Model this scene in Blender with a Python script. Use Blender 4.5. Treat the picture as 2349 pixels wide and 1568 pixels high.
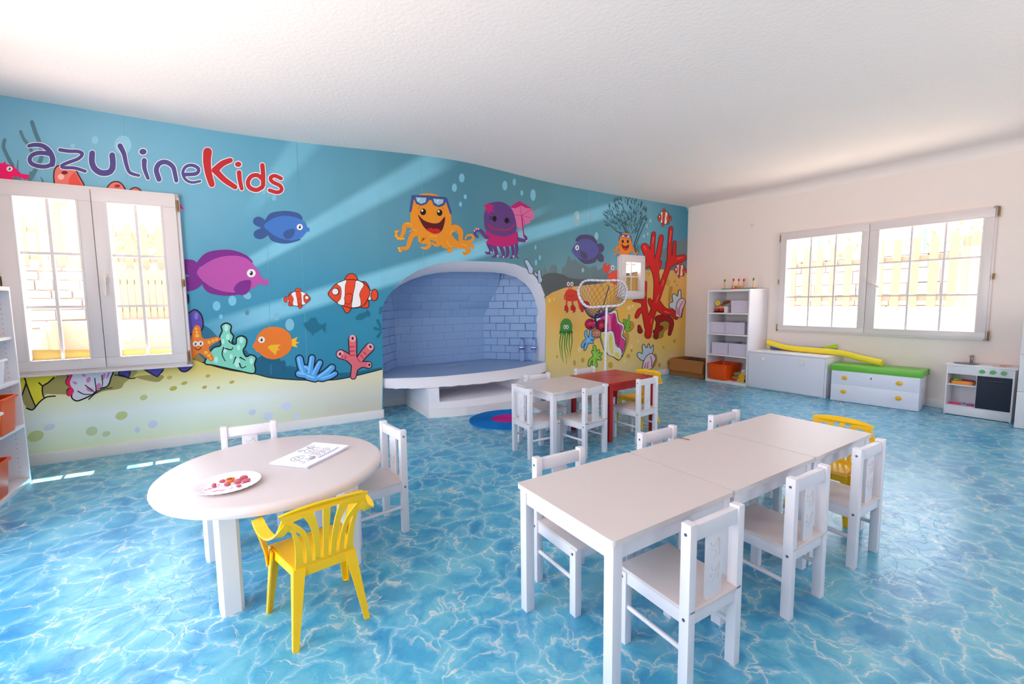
import bpy, bmesh, math, random
from mathutils import Vector, Matrix
from mathutils.geometry import tessellate_polygon
from math import sin, cos, pi, radians as R

for o in list(bpy.data.objects):
    bpy.data.objects.remove(o)
SC = bpy.context.scene
COL = SC.collection
random.seed(7)

# ------------------------------------------------------------------ camera
CAM_H = 1.183
FPX = 1020.0
YAW, PITCH, ROLL = R(31.425), R(5.257), R(-0.639)
_f = Vector((sin(YAW)*cos(PITCH), cos(YAW)*cos(PITCH), -sin(PITCH)))
_r = Vector((cos(YAW), -sin(YAW), 0))
_u = _r.cross(_f)
_r2 = _r*cos(ROLL) + _u*sin(ROLL)
_u2 = -_r*sin(ROLL) + _u*cos(ROLL)
cd = bpy.data.cameras.new('camera'); cam = bpy.data.objects.new('camera', cd); COL.objects.link(cam)
cd.sensor_width = 36; cd.sensor_fit = 'HORIZONTAL'; cd.lens = 36*FPX/2349
cd.clip_start = 0.02; cd.clip_end = 200
m = Matrix.Identity(4)
for i in range(3):
    m[i][0] = _r2[i]; m[i][1] = _u2[i]; m[i][2] = -_f[i]
m[2][3] = CAM_H
cam.matrix_world = m
SC.camera = cam

# ------------------------------------------------------------------ light and exposure
SC.view_settings.view_transform = 'Standard'
SC.view_settings.look = 'None'
SC.view_settings.gamma = 1
SC.view_settings.use_curve_mapping = False
SC.view_settings.exposure = 1.58
SC.cycles.use_denoising = True
SC.cycles.max_bounces = 14
SC.cycles.diffuse_bounces = 8
SC.cycles.transparent_max_bounces = 16
SC.cycles.sample_clamp_indirect = 12
SC.cycles.caustics_reflective = False

W = bpy.data.worlds.new('sky'); SC.world = W; W.use_nodes = True
nt = W.node_tree; nt.nodes.clear()
wo = nt.nodes.new('ShaderNodeOutputWorld'); bg = nt.nodes.new('ShaderNodeBackground')
tc = nt.nodes.new('ShaderNodeTexCoord'); sx = nt.nodes.new('ShaderNodeSeparateXYZ')
mr = nt.nodes.new('ShaderNodeMapRange'); mr.inputs[1].default_value = -1; mr.inputs[2].default_value = 1
cr = nt.nodes.new('ShaderNodeValToRGB')
el = cr.color_ramp.elements
el[0].position = 0.0; el[0].color = (0.95, 0.765, 0.645, 1)
el[1].position = 1.0; el[1].color = (0.42, 0.60, 1.0, 1)
e = el.new(0.44); e.color = (1.0, 0.85, 0.75, 1)
e = el.new(0.50); e.color = (1.0, 0.95, 0.92, 1)
e = el.new(0.60); e.color = (0.80, 0.89, 1.0, 1)
nt.links.new(tc.outputs['Generated'], sx.inputs[0]); nt.links.new(sx.outputs['Z'], mr.inputs[0])
nt.links.new(mr.outputs[0], cr.inputs[0]); nt.links.new(cr.outputs[0], bg.inputs[0])
ms = nt.nodes.new('ShaderNodeMapRange'); ms.interpolation_type = 'SMOOTHSTEP'
ms.inputs[1].default_value = -0.12; ms.inputs[2].default_value = 0.08; ms.inputs[3].default_value = 4.6; ms.inputs[4].default_value = 2.6   # sunlit ground is brighter than the sky
nt.links.new(sx.outputs['Z'], ms.inputs[0]); nt.links.new(ms.outputs[0], bg.inputs[1])
nt.links.new(bg.outputs[0], wo.inputs[0])

sun = bpy.data.lights.new('sun', 'SUN'); so = bpy.data.objects.new('sun', sun); COL.objects.link(so)
SUN_DIR = Vector((-0.041, 0.45, 1.175)).normalized()
so.rotation_euler = SUN_DIR.to_track_quat('Z', 'Y').to_euler()
so.location = (0, 8, 12)
sun.energy = 15; sun.angle = R(0.5); sun.color = (1.0, 0.95, 0.88)

def portal(name, loc, rot, sx_, sy_):
    l = bpy.data.lights.new(name, 'AREA'); l.shape = 'RECTANGLE'; l.size = sx_; l.size_y = sy_
    l.cycles.is_portal = True
    o = bpy.data.objects.new(name, l); COL.objects.link(o); o.location = loc; o.rotation_euler = rot
portal('daylight_opening', (-0.895, 4.9, 1.37), (R(-90), 0, 0), 1.15, 1.45)
portal('daylight_opening', (6.55, 2.25, 1.37), (R(90), 0, R(90)), 2.1, 1.35)
portal('daylight_opening', (4.84, 4.95, 1.5), (R(-90), 0, 0), 0.5, 0.62)
portal('daylight_opening', (-2.0, 1.45, 1.2), (R(90), 0, R(-90)), 2.9, 2.4)
portal('daylight_opening', (3.5, -1.85, 1.2), (R(90), 0, 0), 1.1, 2.4)

# ------------------------------------------------------------------ materials
def lin(c):
    return tuple((v/255/12.92 if v/255 <= 0.04045 else ((v/255+0.055)/1.055)**2.4) for v in c)+(1,)
MATS = {}
def mat(name, rgb, rough=0.5, spec=0.5, metal=0.0, bump=0, bscale=80, var=0):
    if name in MATS: return MATS[name]
    M = bpy.data.materials.new(name); M.use_nodes = True
    b = M.node_tree.nodes['Principled BSDF']
    b.inputs['Base Color'].default_value = lin(rgb); b.inputs['Roughness'].default_value = rough
    b.inputs['Specular IOR Level'].default_value = spec; b.inputs['Metallic'].default_value = metal
    N, L = M.node_tree.nodes, M.node_tree.links
    if bump or var:
        t = N.new('ShaderNodeTexCoord'); n = N.new('ShaderNodeTexNoise'); n.inputs['Scale'].default_value = bscale
        n.inputs['Detail'].default_value = 5
        L.new(t.outputs['Object'], n.inputs['Vector'])
        if bump:
            bn = N.new('ShaderNodeBump'); bn.inputs['Strength'].default_value = bump; bn.inputs['Distance'].default_value = 0.004
            L.new(n.outputs[0], bn.inputs['Height']); L.new(bn.outputs[0], b.inputs['Normal'])
        if var:
            mx = N.new('ShaderNodeMix'); mx.data_type = 'RGBA'
            c = lin(rgb); mx.inputs[6].default_value = tuple(v*(1-var) for v in c[:3])+(1,); mx.inputs[7].default_value = tuple(min(1, v*(1+var*0.6)) for v in c[:3])+(1,)
            L.new(n.outputs[0], mx.inputs[0]); L.new(mx.outputs[2], b.inputs['Base Color'])
    MATS[name] = M
    return M

white_wall = mat('white_plaster', (240, 228, 222), 0.85, 0.2, bump=0.25, bscale=45)
ceil_mat = mat('rough_ceiling_plaster', (246, 235, 230), 0.9, 0.15, bump=0.55, bscale=38)
hearth_mat = mat('hearth_plaster', (232, 230, 238), 0.85, 0.2, bump=0.5, bscale=30)
pvc = mat('white_window_plastic', (224, 214, 213), 0.3, 0.4)
furn = mat('white_lacquer', (226, 220, 226), 0.32, 0.4)
furn_top = mat('white_table_lacquer', (218, 205, 202), 0.35, 0.4)
lam = mat('white_laminate', (230, 226, 230), 0.3, 0.4)
redp = mat('red_lacquer', (180, 24, 26), 0.25, 0.5)
yel = mat('yellow_plastic', (255, 200, 4), 0.28, 0.5)
brass = mat('brass_hinge', (150, 115, 70), 0.35, 0.5, 0.8)
steel = mat('screw_steel', (120, 125, 140), 0.3, 0.5, 0.9)
orange = mat('orange_plastic', (240, 85, 10), 0.4, 0.4)
skirt = mat('white_skirting', (242, 234, 232), 0.5, 0.3)
card = mat('brown_cardboard', (168, 112, 66), 0.85, 0.1, var=0.08, bscale=30)

def glass_mat():
    M = bpy.data.materials.new('window_glass'); M.use_nodes = True
    N, L = M.node_tree.nodes, M.node_tree.links; N.clear()
    o = N.new('ShaderNodeOutputMaterial'); t = N.new('ShaderNodeBsdfTransparent'); g = N.new('ShaderNodeBsdfGlossy')
    g.inputs['Roughness'].default_value = 0.02; lw = N.new('ShaderNodeLayerWeight'); lw.inputs[0].default_value = 0.5
    pw = N.new('ShaderNodeMath'); pw.operation = 'POWER'; pw.inputs[1].default_value = 6; L.new(lw.outputs['Facing'], pw.inputs[0])
    f = N.new('ShaderNodeMath'); f.operation = 'MULTIPLY_ADD'; f.inputs[1].default_value = 0.4; f.inputs[2].default_value = 0.03; L.new(pw.outputs[0], f.inputs[0])
    t.inputs[0].default_value = (0.97, 0.98, 0.98, 1)
    x = N.new('ShaderNodeMixShader'); L.new(f.outputs[0], x.inputs[0]); L.new(t.outputs[0], x.inputs[1]); L.new(g.outputs[0], x.inputs[2]); L.new(x.outputs[0], o.inputs[0])
    return M
glass = glass_mat()

# ------------------------------------------------------------------ mesh helpers
class MB:
    """collects shapes for ONE mesh object"""
    def __init__(s): s.bm = bmesh.new(); s.mats = []
    def mi(s, m):
        if m is None: return 0
        if m not in s.mats: s.mats.append(m)
        return s.mats.index(m)
    def _new(s, v0, f0, mi, M=None, smooth=False):
        s.bm.verts.ensure_lookup_table(); s.bm.faces.ensure_lookup_table()
        if M is not None:
            for v in s.bm.verts[v0:]: v.co = M @ v.co
        for f in s.bm.faces[f0:]: f.material_index = mi; f.smooth = smooth
    def box(s, lo, hi, m=None, bev=0.0, M=None, seg=2):
        mi = s.mi(m); t = bmesh.new()
        bmesh.ops.create_cube(t, size=1)
        for v in t.verts:
            v.co = Vector([(lo[i]+hi[i])/2+v.co[i]*(hi[i]-lo[i]) for i in range(3)])
        if bev: bmesh.ops.bevel(t, geom=t.edges[:], offset=bev, segments=seg, affect='EDGES', profile=0.6)
        s._merge(t, mi, M, False); return s
    def _merge(s, t, mi, M, smooth):
        vm = {}
        for v in t.verts: vm[v] = s.bm.verts.new(M @ v.co if M is not None else v.co)
        for f in t.faces:
            try: nf = s.bm.faces.new([vm[v] for v in f.verts])
            except ValueError: continue
            nf.material_index = mi; nf.smooth = smooth
        t.free()
    def faces(s, verts, faces, m=None, M=None, smooth=False):
        mi = s.mi(m); vs = [s.bm.verts.new(M @ Vector(v) if M is not None else v) for v in verts]
        for f in faces:
            try: nf = s.bm.faces.new([vs[i] for i in f])
            except ValueError: continue
            nf.material_index = mi; nf.smooth = smooth
        return s
    def prism(s, pts, z0, z1, m=None, M=None, holes=(), smooth=False):
        """polygon in XY with holes, extruded along Z"""
        loops = [list(pts)]+[list(h) for h in holes]
        flat = [p for l in loops for p in l]
        tris = tessellate_polygon([[Vector((p[0], p[1], 0)) for p in l] for l in loops])
        n = len(flat); V = [(p[0], p[1], z0) for p in flat]+[(p[0], p[1], z1) for p in flat]
        F = [tuple(t) for t in tris]+[tuple(i+n for i in reversed(t)) for t in tris]
        k = 0
        for l in loops:
            c = len(l)
            for i in range(c): F.append((k+i, k+(i+1) % c, n+k+(i+1) % c, n+k+i))
            k += c
        s.faces(V, F, m, M, smooth); return s
    def tube(s, pts, r, m=None, n=8, M=None, r1=None, closed=False, cap=True):
        pts = [Vector(p) for p in pts]; N = len(pts); V = []; F = []
        up = None
        for i, p in enumerate(pts):
            if closed: d = (pts[(i+1) % N]-pts[i-1])
            else: d = pts[min(i+1, N-1)]-pts[max(i-1, 0)]
            if d.length < 1e-9: d = Vector((0, 0, 1))
            d.normalize()
            if up is None: up = Vector((0, 0, 1)) if abs(d.z) < 0.9 else Vector((1, 0, 0))
            a = up-d*up.dot(d); a.normalize(); up = a; b = d.cross(a)
            rr = r if r1 is None else r+(r1-r)*i/(N-1)
            for k in range(n):
                t = 2*pi*k/n; V.append(p+a*rr*cos(t)+b*rr*sin(t))
        for i in range(N if closed else N-1):
            j = (i+1) % N
            for k in range(n): F.append((i*n+k, i*n+(k+1) % n, j*n+(k+1) % n, j*n+k))
        if not closed and cap: F.append(tuple(range(n-1, -1, -1))); F.append(tuple((N-1)*n+k for k in range(n)))
        s.faces(V, F, m, M, n > 5); return s
    def lathe(s, prof, m=None, n=24, M=None, sx=1, sy=1, caps=True):
        V = []; F = []
        for (r, z) in prof:
            for k in range(n): t = 2*pi*k/n; V.append((r*cos(t)*sx, r*sin(t)*sy, z))
        for i in range(len(prof)-1):
            for k in range(n): F.append((i*n+k, i*n+(k+1) % n, (i+1)*n+(k+1) % n, (i+1)*n+k))
        if caps:
            if prof[0][0] > 1e-5: F.append(tuple(range(n-1, -1, -1)))
            if prof[-1][0] > 1e-5: F.append(tuple((len(prof)-1)*n+k for k in range(n)))
        s.faces(V, F, m, M, True); return s
    def ball(s, c, r, m=None, M=None, sc=(1, 1, 1), n=16, lump=0, seed=0):
        rnd = random.Random(seed); t = bmesh.new(); bmesh.ops.create_uvsphere(t, u_segments=n, v_segments=max(6, n*2//3), radius=1)
        for v in t.verts:
            k = 1+(rnd.uniform(-lump, lump) if lump else 0)
            v.co = Vector((c[0]+v.co.x*r*sc[0]*k, c[1]+v.co.y*r*sc[1]*k, c[2]+v.co.z*r*sc[2]*k))
        s._merge(t, s.mi(m), M, True); return s
    def build(s, name, parent=None, m=None, recalc=True):
        me = bpy.data.meshes.new(name)
        if recalc: bmesh.ops.recalc_face_normals(s.bm, faces=s.bm.faces[:])
        s.bm.to_mesh(me); s.bm.free()
        for x in (s.mats or [m]): me.materials.append(x)
        o = bpy.data.objects.new(name, me); COL.objects.link(o)
        if parent is not None: o.parent = parent
        try: me.set_sharp_from_angle(angle=R(40))
        except Exception: pass
        return o

def tag(o, label=None, cat=None, group=None, kind=None):
    if label: o['label'] = label
    if cat: o['category'] = cat
    if group: o['group'] = group
    if kind: o['kind'] = kind
    return o
def thing(name, label, cat, loc=(0, 0, 0), rz=0, group=None):
    o = bpy.data.objects.new(name, None); COL.objects.link(o); o.empty_display_size = 0.05
    o.location = loc; o.rotation_euler = (0, 0, rz)
    return tag(o, label, cat, group)
def dup(root, loc, rz, label, group=None):
    def rec(o, par):
        c = o.copy(); COL.objects.link(c); c.parent = par
        for ch in KIDS.get(o, ()): rec(ch, c)
        return c
    KIDS = {}
    for o in COL.objects:
        if o.parent: KIDS.setdefault(o.parent, []).append(o)
    r = rec(root, None); r.location = loc; r.rotation_euler = (0, 0, rz); r['label'] = label
    if group: r['group'] = group
    return r
def T(x=0, y=0, z=0, rz=0, ry=0, rx=0):
    return Matrix.Translation((x, y, z)) @ Matrix.Rotation(rz, 4, 'Z') @ Matrix.Rotation(ry, 4, 'Y') @ Matrix.Rotation(rx, 4, 'X')
def smooth_pts(P, closed=False, k=5):
    n = len(P); out = []
    rng = range(n) if closed else range(n-1)
    for i in rng:
        g = (lambda j: P[j % n]) if closed else (lambda j: P[max(0, min(n-1, j))])
        a, b, c, d = g(i-1), g(i), g(i+1), g(i+2)
        for j in range(k):
            t = j/k
            out.append(tuple(0.5*((2*b[q])+(-a[q]+c[q])*t+(2*a[q]-5*b[q]+4*c[q]-d[q])*t*t+(-a[q]+3*b[q]-3*c[q]+d[q])*t**3) for q in range(len(b))))
    if not closed: out.append(tuple(P[-1]))
    return out
def rrect(x0, y0, x1, y1, r, n=5):
    out = []
    for cx, cy, a in ((x1-r, y1-r, 0), (x0+r, y1-r, 90), (x0+r, y0+r, 180), (x1-r, y0+r, 270)):
        for k in range(n+1): t = R(a+90*k/n); out.append((cx+r*cos(t), cy+r*sin(t)))
    return out

# ------------------------------------------------------------------ room shell
# mural wall: two nearly flat stretches that meet in a slight bend at the left side of the fireplace
BX, BY = 1.2, 4.535
SL, SR = -0.027, 0.0335
def wall_y(x): return BY+(x-BX)*(SL if x < BX else SR)
RW0, RS = (6.19, 4.70), 0.04          # right wall: x = 6.19 + 0.04*(4.70-y)
def rwall_x(y): return RW0[0]+RS*(RW0[1]-y)
RANG = -math.atan(RS)
XL, YB = -1.75, -1.6
XC = 6.19

def floor_mat():
    M = bpy.data.materials.new('rippled_water_vinyl'); M.use_nodes = True
    N, L = M.node_tree.nodes, M.node_tree.links; b = N['Principled BSDF']
    tc = N.new('ShaderNodeTexCoord')
    def noise(scale, det=3, vec=None, rough=0.5):
        n = N.new('ShaderNodeTexNoise'); n.inputs['Scale'].default_value = scale; n.inputs['Detail'].default_value = det; n.inputs['Roughness'].default_value = rough
        L.new(vec or tc.outputs['Object'], n.inputs['Vector']); return n
    def warp(amount, scale, src):
        n = noise(scale, 3, src); s = N.new('ShaderNodeVectorMath'); s.operation = 'SUBTRACT'; s.inputs[1].default_value = (0.5, 0.5, 0.5)
        L.new(n.outputs['Color'], s.inputs[0])
        k = N.new('ShaderNodeVectorMath'); k.operation = 'SCALE'; k.inputs['Scale'].default_value = amount; L.new(s.outputs[0], k.inputs[0])
        a = N.new('ShaderNodeVectorMath'); L.new(src, a.inputs[0]); L.new(k.outputs[0], a.inputs[1]); return a.outputs[0]
    def edge(scale, src, lo, hi):
        v = N.new('ShaderNodeTexVoronoi'); v.feature = 'DISTANCE_TO_EDGE'; v.inputs['Scale'].default_value = scale; v.voronoi_dimensions = '2D'
        L.new(src, v.inputs['Vector'])
        r = N.new('ShaderNodeMapRange'); r.interpolation_type = 'SMOOTHSTEP'; r.inputs[1].default_value = lo; r.inputs[2].default_value = hi; r.inputs[3].default_value = 1; r.inputs[4].default_value = 0
        L.new(v.outputs['Distance'], r.inputs[0]); return r.outputs[0]
    w1 = warp(0.24, 5.0, tc.outputs['Object']); w1 = warp(0.10, 13, w1); w1 = warp(0.025, 45, w1)
    w2 = warp(0.32, 3.2, tc.outputs['Object']); w2 = warp(0.12, 11, w2); w2 = warp(0.03, 40, w2)
    e1 = edge(7.2, w1, 0.0, 0.042); e2 = edge(5.6, w2, 0.0, 0.032); e1s = edge(7.2, w1, 0.0, 0.26)
    mask = noise(7.0, 3); mm = N.new('ShaderNodeMapRange'); mm.inputs[1].default_value = 0.36; mm.inputs[2].default_value = 0.62; mm.inputs[3].default_value = 0.12; mm.inputs[4].default_value = 0.74; L.new(mask.outputs[0], mm.inputs[0])
    mask2 = noise(5.1, 2); m2 = N.new('ShaderNodeMapRange'); m2.inputs[1].default_value = 0.45; m2.inputs[2].default_value = 0.65; m2.inputs[4].default_value = 0.8; L.new(mask2.outputs[0], m2.inputs[0])
    a = N.new('ShaderNodeMath'); a.operation = 'MULTIPLY'; L.new(e1, a.inputs[0]); L.new(mm.outputs[0], a.inputs[1])
    c = N.new('ShaderNodeMath'); c.operation = 'MULTIPLY'; L.new(e2, c.inputs[0]); L.new(m2.outputs[0], c.inputs[1])
    mx = N.new('ShaderNodeMath'); mx.operation = 'MAXIMUM'; L.new(a.outputs[0], mx.inputs[0]); L.new(c.outputs[0], mx.inputs[1])
    base = N.new('ShaderNodeValToRGB'); nb = noise(4.2, 5, w1, 0.55); L.new(nb.outputs[0], base.inputs[0])
    E_ = base.color_ramp.elements; E_[0].position = 0.32; E_[0].color = lin((44, 138, 186)); E_[1].position = 0.70; E_[1].color = lin((112, 188, 206))
    q = E_.new(0.5); q.color = lin((72, 164, 200))
    glow = N.new('ShaderNodeMix'); glow.data_type = 'RGBA'; glow.inputs[7].default_value = lin((138, 204, 222))
    gs = N.new('ShaderNodeMath'); gs.operation = 'MULTIPLY'; gs.inputs[1].default_value = 0.45; L.new(e1s, gs.inputs[0]); L.new(gs.outputs[0], glow.inputs[0]); L.new(base.outputs[0], glow.inputs[6])
    fin = N.new('ShaderNodeMix'); fin.data_type = 'RGBA'; fin.inputs[7].default_value = lin((228, 226, 214)); L.new(mx.outputs[0], fin.inputs[0]); L.new(glow.outputs[2], fin.inputs[6])
    # sheet joints of the vinyl
    sp = N.new('ShaderNodeSeparateXYZ'); L.new(tc.outputs['Object'], sp.inputs[0])
    jm = N.new('ShaderNodeMath'); jm.operation = 'PINGPONG'; jm.inputs[1].default_value = 1.0; ad = N.new('ShaderNodeMath'); ad.operation = 'ADD'; ad.inputs[1].default_value = 20.57
    L.new(sp.outputs['X'], ad.inputs[0]); L.new(ad.outputs[0], jm.inputs[0])
    jl = N.new('ShaderNodeMath'); jl.operation = 'LESS_THAN'; jl.inputs[1].default_value = 0.0008; L.new(jm.outputs[0], jl.inputs[0])
    f2 = N.new('ShaderNodeMix'); f2.data_type = 'RGBA'; f2.inputs[7].default_value = lin((50, 130, 165)); L.new(jl.outputs[0], f2.inputs[0]); L.new(fin.outputs[2], f2.inputs[6])
    L.new(f2.outputs[2], b.inputs['Base Color'])
    b.inputs['Roughness'].default_value = 0.27; b.inputs['Specular IOR Level'].default_value = 0.9
    bn = N.new('ShaderNodeBump'); bn.inputs['Strength'].default_value = 0.32; bn.inputs['Distance'].default_value = 0.004
    ridge = edge(13.0, w2, 0.0, 0.05); hs = N.new('ShaderNodeMath'); hs.operation = 'MULTIPLY_ADD'; hs.inputs[1].default_value = -0.35; L.new(ridge, hs.inputs[0]); L.new(nb.outputs[0], hs.inputs[2])
    L.new(hs.outputs[0], bn.inputs['Height']); L.new(bn.outputs[0], b.inputs['Normal'])
    return M

mb = MB(); mb.box((XL-0.3, YB-0.3, -0.2), (6.7, 5.10, 0), floor_mat())
fl = mb.build('floor'); tag(fl, kind='structure')

# ceiling: gently sagging rough plaster, rounded down into the right wall
def ceil_z(x, y):
    z = 2.635+0.075*math.exp(-((x-2.1)/1.0)**2-((y-4.7)/1.6)**2)-0.012*math.exp(-((x-0.1)/0.7)**2-((y-4.6)/1.2)**2)
    z += 0.012*math.exp(-((x+1.6)/0.8)**2)
    d = rwall_x(y)-x; q = max(0, min(1, (4.65-y)/1.6)); r = 0.02+0.14*q*q*(3-2*q)
    if d < r:
        d = max(d, 0); z -= (r-math.sqrt(max(0, r*r-(r-d)**2)))*0.75
    return z
mb = MB(); nx, ny = 150, 70; V = []; Fc = []
for j in range(ny+1):
    y = YB-0.05+(5.1-YB)*j/ny
    for i in range(nx+1):
        t = i/nx; x = XL-0.05+(rwall_x(y)+0.02-XL+0.05)*(1-(1-t)**1.6)
        V.append((x, y, ceil_z(x, y)))
for j in range(ny):
    for i in range(nx): k = j*(nx+1)+i; Fc.append((k, k+1, k+nx+2, k+nx+1))
mb.faces(V, Fc, ceil_mat, smooth=True); mb.box((XL-0.3, YB-0.3, 2.75), (6.7, 4.92, 2.95), ceil_mat)
ce = mb.build('ceiling'); tag(ce, kind='structure')

# printed water of the mural wall (colours of the print itself)
def mural_bg(kind):
    M = bpy.data.materials.new('mural_'+kind); M.use_nodes = True
    N, L = M.node_tree.nodes, M.node_tree.links; b = N['Principled BSDF']; b.inputs['Roughness'].default_value = 0.55; b.inputs['Specular IOR Level'].default_value = 0.25
    tc = N.new('ShaderNodeTexCoord'); sp = N.new('ShaderNodeSeparateXYZ'); L.new(tc.outputs['Object'], sp.inputs[0])
    X, Z = sp.outputs['X'], sp.outputs['Z']
    def mul(a, k, op='MULTIPLY'):
        n = N.new('ShaderNodeMath'); n.operation = op
        for i, v in enumerate((a, k)):
            if isinstance(v, (int, float)): n.inputs[i].default_value = v
            else: L.new(v, n.inputs[i])
        return n.outputs[0]
    def ramp(src, lo, hi, stops):
        r = N.new('ShaderNodeMapRange'); r.inputs[1].default_value = lo; r.inputs[2].default_value = hi; L.new(src, r.inputs[0])
        c = N.new('ShaderNodeValToRGB'); E_ = c.color_ramp.elements
        E_[0].position = stops[0][0]; E_[0].color = lin(stops[0][1]); E_[1].position = stops[-1][0]; E_[1].color = lin(stops[-1][1])
        for p, col in stops[1:-1]: q = E_.new(p); q.color = lin(col)
        L.new(r.outputs[0], c.inputs[0]); return c.outputs[0]
    def mixc(f, a, bb, op='MIX'):
        n = N.new('ShaderNodeMix'); n.data_type = 'RGBA'; n.blend_type = op
        for i, v in ((0, f), (6, a), (7, bb)):
            if isinstance(v, (int, float)): n.inputs[i].default_value = v
            elif isinstance(v, tuple): n.inputs[i].default_value = v
            else: L.new(v, n.inputs[i])
        return n.outputs[2]
    def sstep(src, lo, hi, a=0, bb=1):
        r = N.new('ShaderNodeMapRange'); r.interpolation_type = 'SMOOTHSTEP'; r.inputs[1].default_value = lo; r.inputs[2].default_value = hi; r.inputs[3].default_value = a; r.inputs[4].default_value = bb
        L.new(src, r.inputs[0]); return r.outputs[0]
    if kind == 'water':
        top = ramp(X, -1.7, 6.2, [(0, (126, 186, 210)), (0.12, (130, 188, 212)), (0.24, (98, 164, 190)), (0.36, (94, 152, 174)), (0.5, (78, 132, 152)), (0.62, (90, 140, 152)), (0.74, (92, 152, 172)), (0.88, (112, 168, 188)), (1, (66, 138, 166))])
        bot = ramp(X, -1.7, 6.2, [(0, (90, 172, 204)), (0.3, (44, 134, 168)), (0.5, (54, 136, 162)), (0.62, (112, 148, 154)), (0.75, (140, 176, 190)), (0.9, (164, 206, 220)), (1, (110, 164, 182))])
        col = mixc(sstep(Z, 1.0, 2.1), bot, top)
        for (x0, z0, x1, z1, w0, w1, amt) in BEAMS:
            dx, dz = x1-x0, z1-z0; ln = math.hypot(dx, dz); dx /= ln; dz /= ln
            s_ = mul(mul(mul(X, x0, 'SUBTRACT'), dx), mul(mul(Z, z0, 'SUBTRACT'), dz), 'ADD')
            d_ = mul(mul(mul(X, x0, 'SUBTRACT'), -dz), mul(mul(Z, z0, 'SUBTRACT'), dx), 'ADD')
            wv = mul(mul(s_, (w1-w0)/ln), w0, 'ADD')
            q = mul(mul(d_, 0, 'ADD'), wv, 'DIVIDE'); aq = N.new('ShaderNodeMath'); aq.operation = 'ABSOLUTE'; L.new(q, aq.inputs[0])
            f = mul(mul(sstep(aq.outputs[0], 0.35, 1.0, amt, 0), sstep(s_, -0.25, 0.2)), sstep(s_, ln-0.5, ln+0.1, 1, 0))
            col = mixc(f, col, lin((136, 204, 228)))
    else:
        left = ramp(Z, 0.0, 0.80, [(0, (222, 232, 190)), (0.18, (236, 244, 216)), (0.42, (242, 248, 246)), (0.60, (240, 240, 200)), (0.80, (228, 204, 110)), (1, (220, 186, 98))])
        mid = ramp(Z, 0.0, 0.72, [(0, (200, 192, 170)), (0.35, (212, 208, 196)), (0.65, (226, 216, 180)), (0.85, (228, 206, 134)), (1, (222, 190, 96))])
        right = ramp(Z, 0.0, 1.5, [(0, (206, 180, 152)), (0.12, (230, 200, 138)), (0.3, (238, 200, 104)), (0.6, (242, 184, 76)), (1, (222, 168, 76))])
        col = mixc(sstep(X, -0.2, 1.0), left, mid); col = mixc(sstep(X, 2.6, 3.2), col, right)
    n = N.new('ShaderNodeTexNoise'); n.inputs['Scale'].default_value = 1.6; n.inputs['Detail'].default_value = 2; L.new(tc.outputs['Object'], n.inputs['Vector'])
    col = mixc(mul(sstep(n.outputs[0], 0.35, 0.7), 0.16), col, lin((60, 120, 140) if kind == 'water' else (232, 226, 200)))
    L.new(col, b.inputs['Base Color']); return M

def ray(px, py):
    return _r2*((px-1174.5)/FPX)-_u2*((py-784)/FPX)+_f
def on_mural(px, py, off=0.0):
    """point where the mural motif sits on the wall, off = print layer height"""
    d = ray(px, py); O = Vector((0, 0, CAM_H))
    for s, left in ((SL, True), (SR, False)):
        # plane y = BY + (x-BX)*s
        t = (BY-BX*s)/(d.y-d.x*s); p = O+d*t
        if (p.x < BX) == left: break
    nrm = Vector((s, -1, 0)).normalized()
    return p+nrm*off
BEAMS = []
for (a, b_, c, d_, w0, w1, amt) in ((1010, 365, 470, 660, 0.17, 0.05, 0.8), (1440, 470, 440, 770, 0.13, 0.11, 0.85), (720, 300, 560, 500, 0.16, 0.05, 0.45), (1250, 480, 920, 640, 0.06, 0.10, 0.3)):
    P, Q = on_mural(a, b_), on_mural(c, d_); BEAMS.append((P.x, P.z, Q.x, Q.z, w0, w1, amt))
water = mural_bg('water'); sand = mural_bg('sand')

ARCH = [(1.215, 0.30), (1.228, 0.82), (1.232, 1.10), (1.25, 1.165), (1.303, 1.252), (1.392, 1.349), (1.494, 1.437), (1.623, 1.512), (1.795, 1.578), (1.959, 1.615), (2.156, 1.634), (2.391, 1.640), (2.702, 1.640), (2.865, 1.622), (3.016, 1.578), (3.153, 1.488), (3.241, 1.39), (3.303, 1.259), (3.321, 1.125), (3.312, 0.71), (3.305, 0.30)]
ARCH = ARCH+[(3.30, 0.0), (1.205, 0.0)]
W1 = (-1.43, 0.665, -0.365, 2.07)      # window_1 outer frame x0 z0 x1 z1
W3 = (4.60, 1.195, 5.135, 1.822)
hole1 = [(W1[0]+0.03, W1[1]+0.03), (W1[2]-0.03, W1[1]+0.03), (W1[2]-0.03, W1[3]-0.03), (W1[0]+0.03, W1[3]-0.03)]
hole3 = [(W3[0]+0.02, W3[1]+0.02), (W3[2]-0.02, W3[1]+0.02), (W3[2]-0.02, W3[3]-0.02), (W3[0]+0.02, W3[3]-0.02)]
hole3b = [(4.60, 1.12), (5.62, 1.12), (5.62, 1.92), (4.60, 1.92)]
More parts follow.
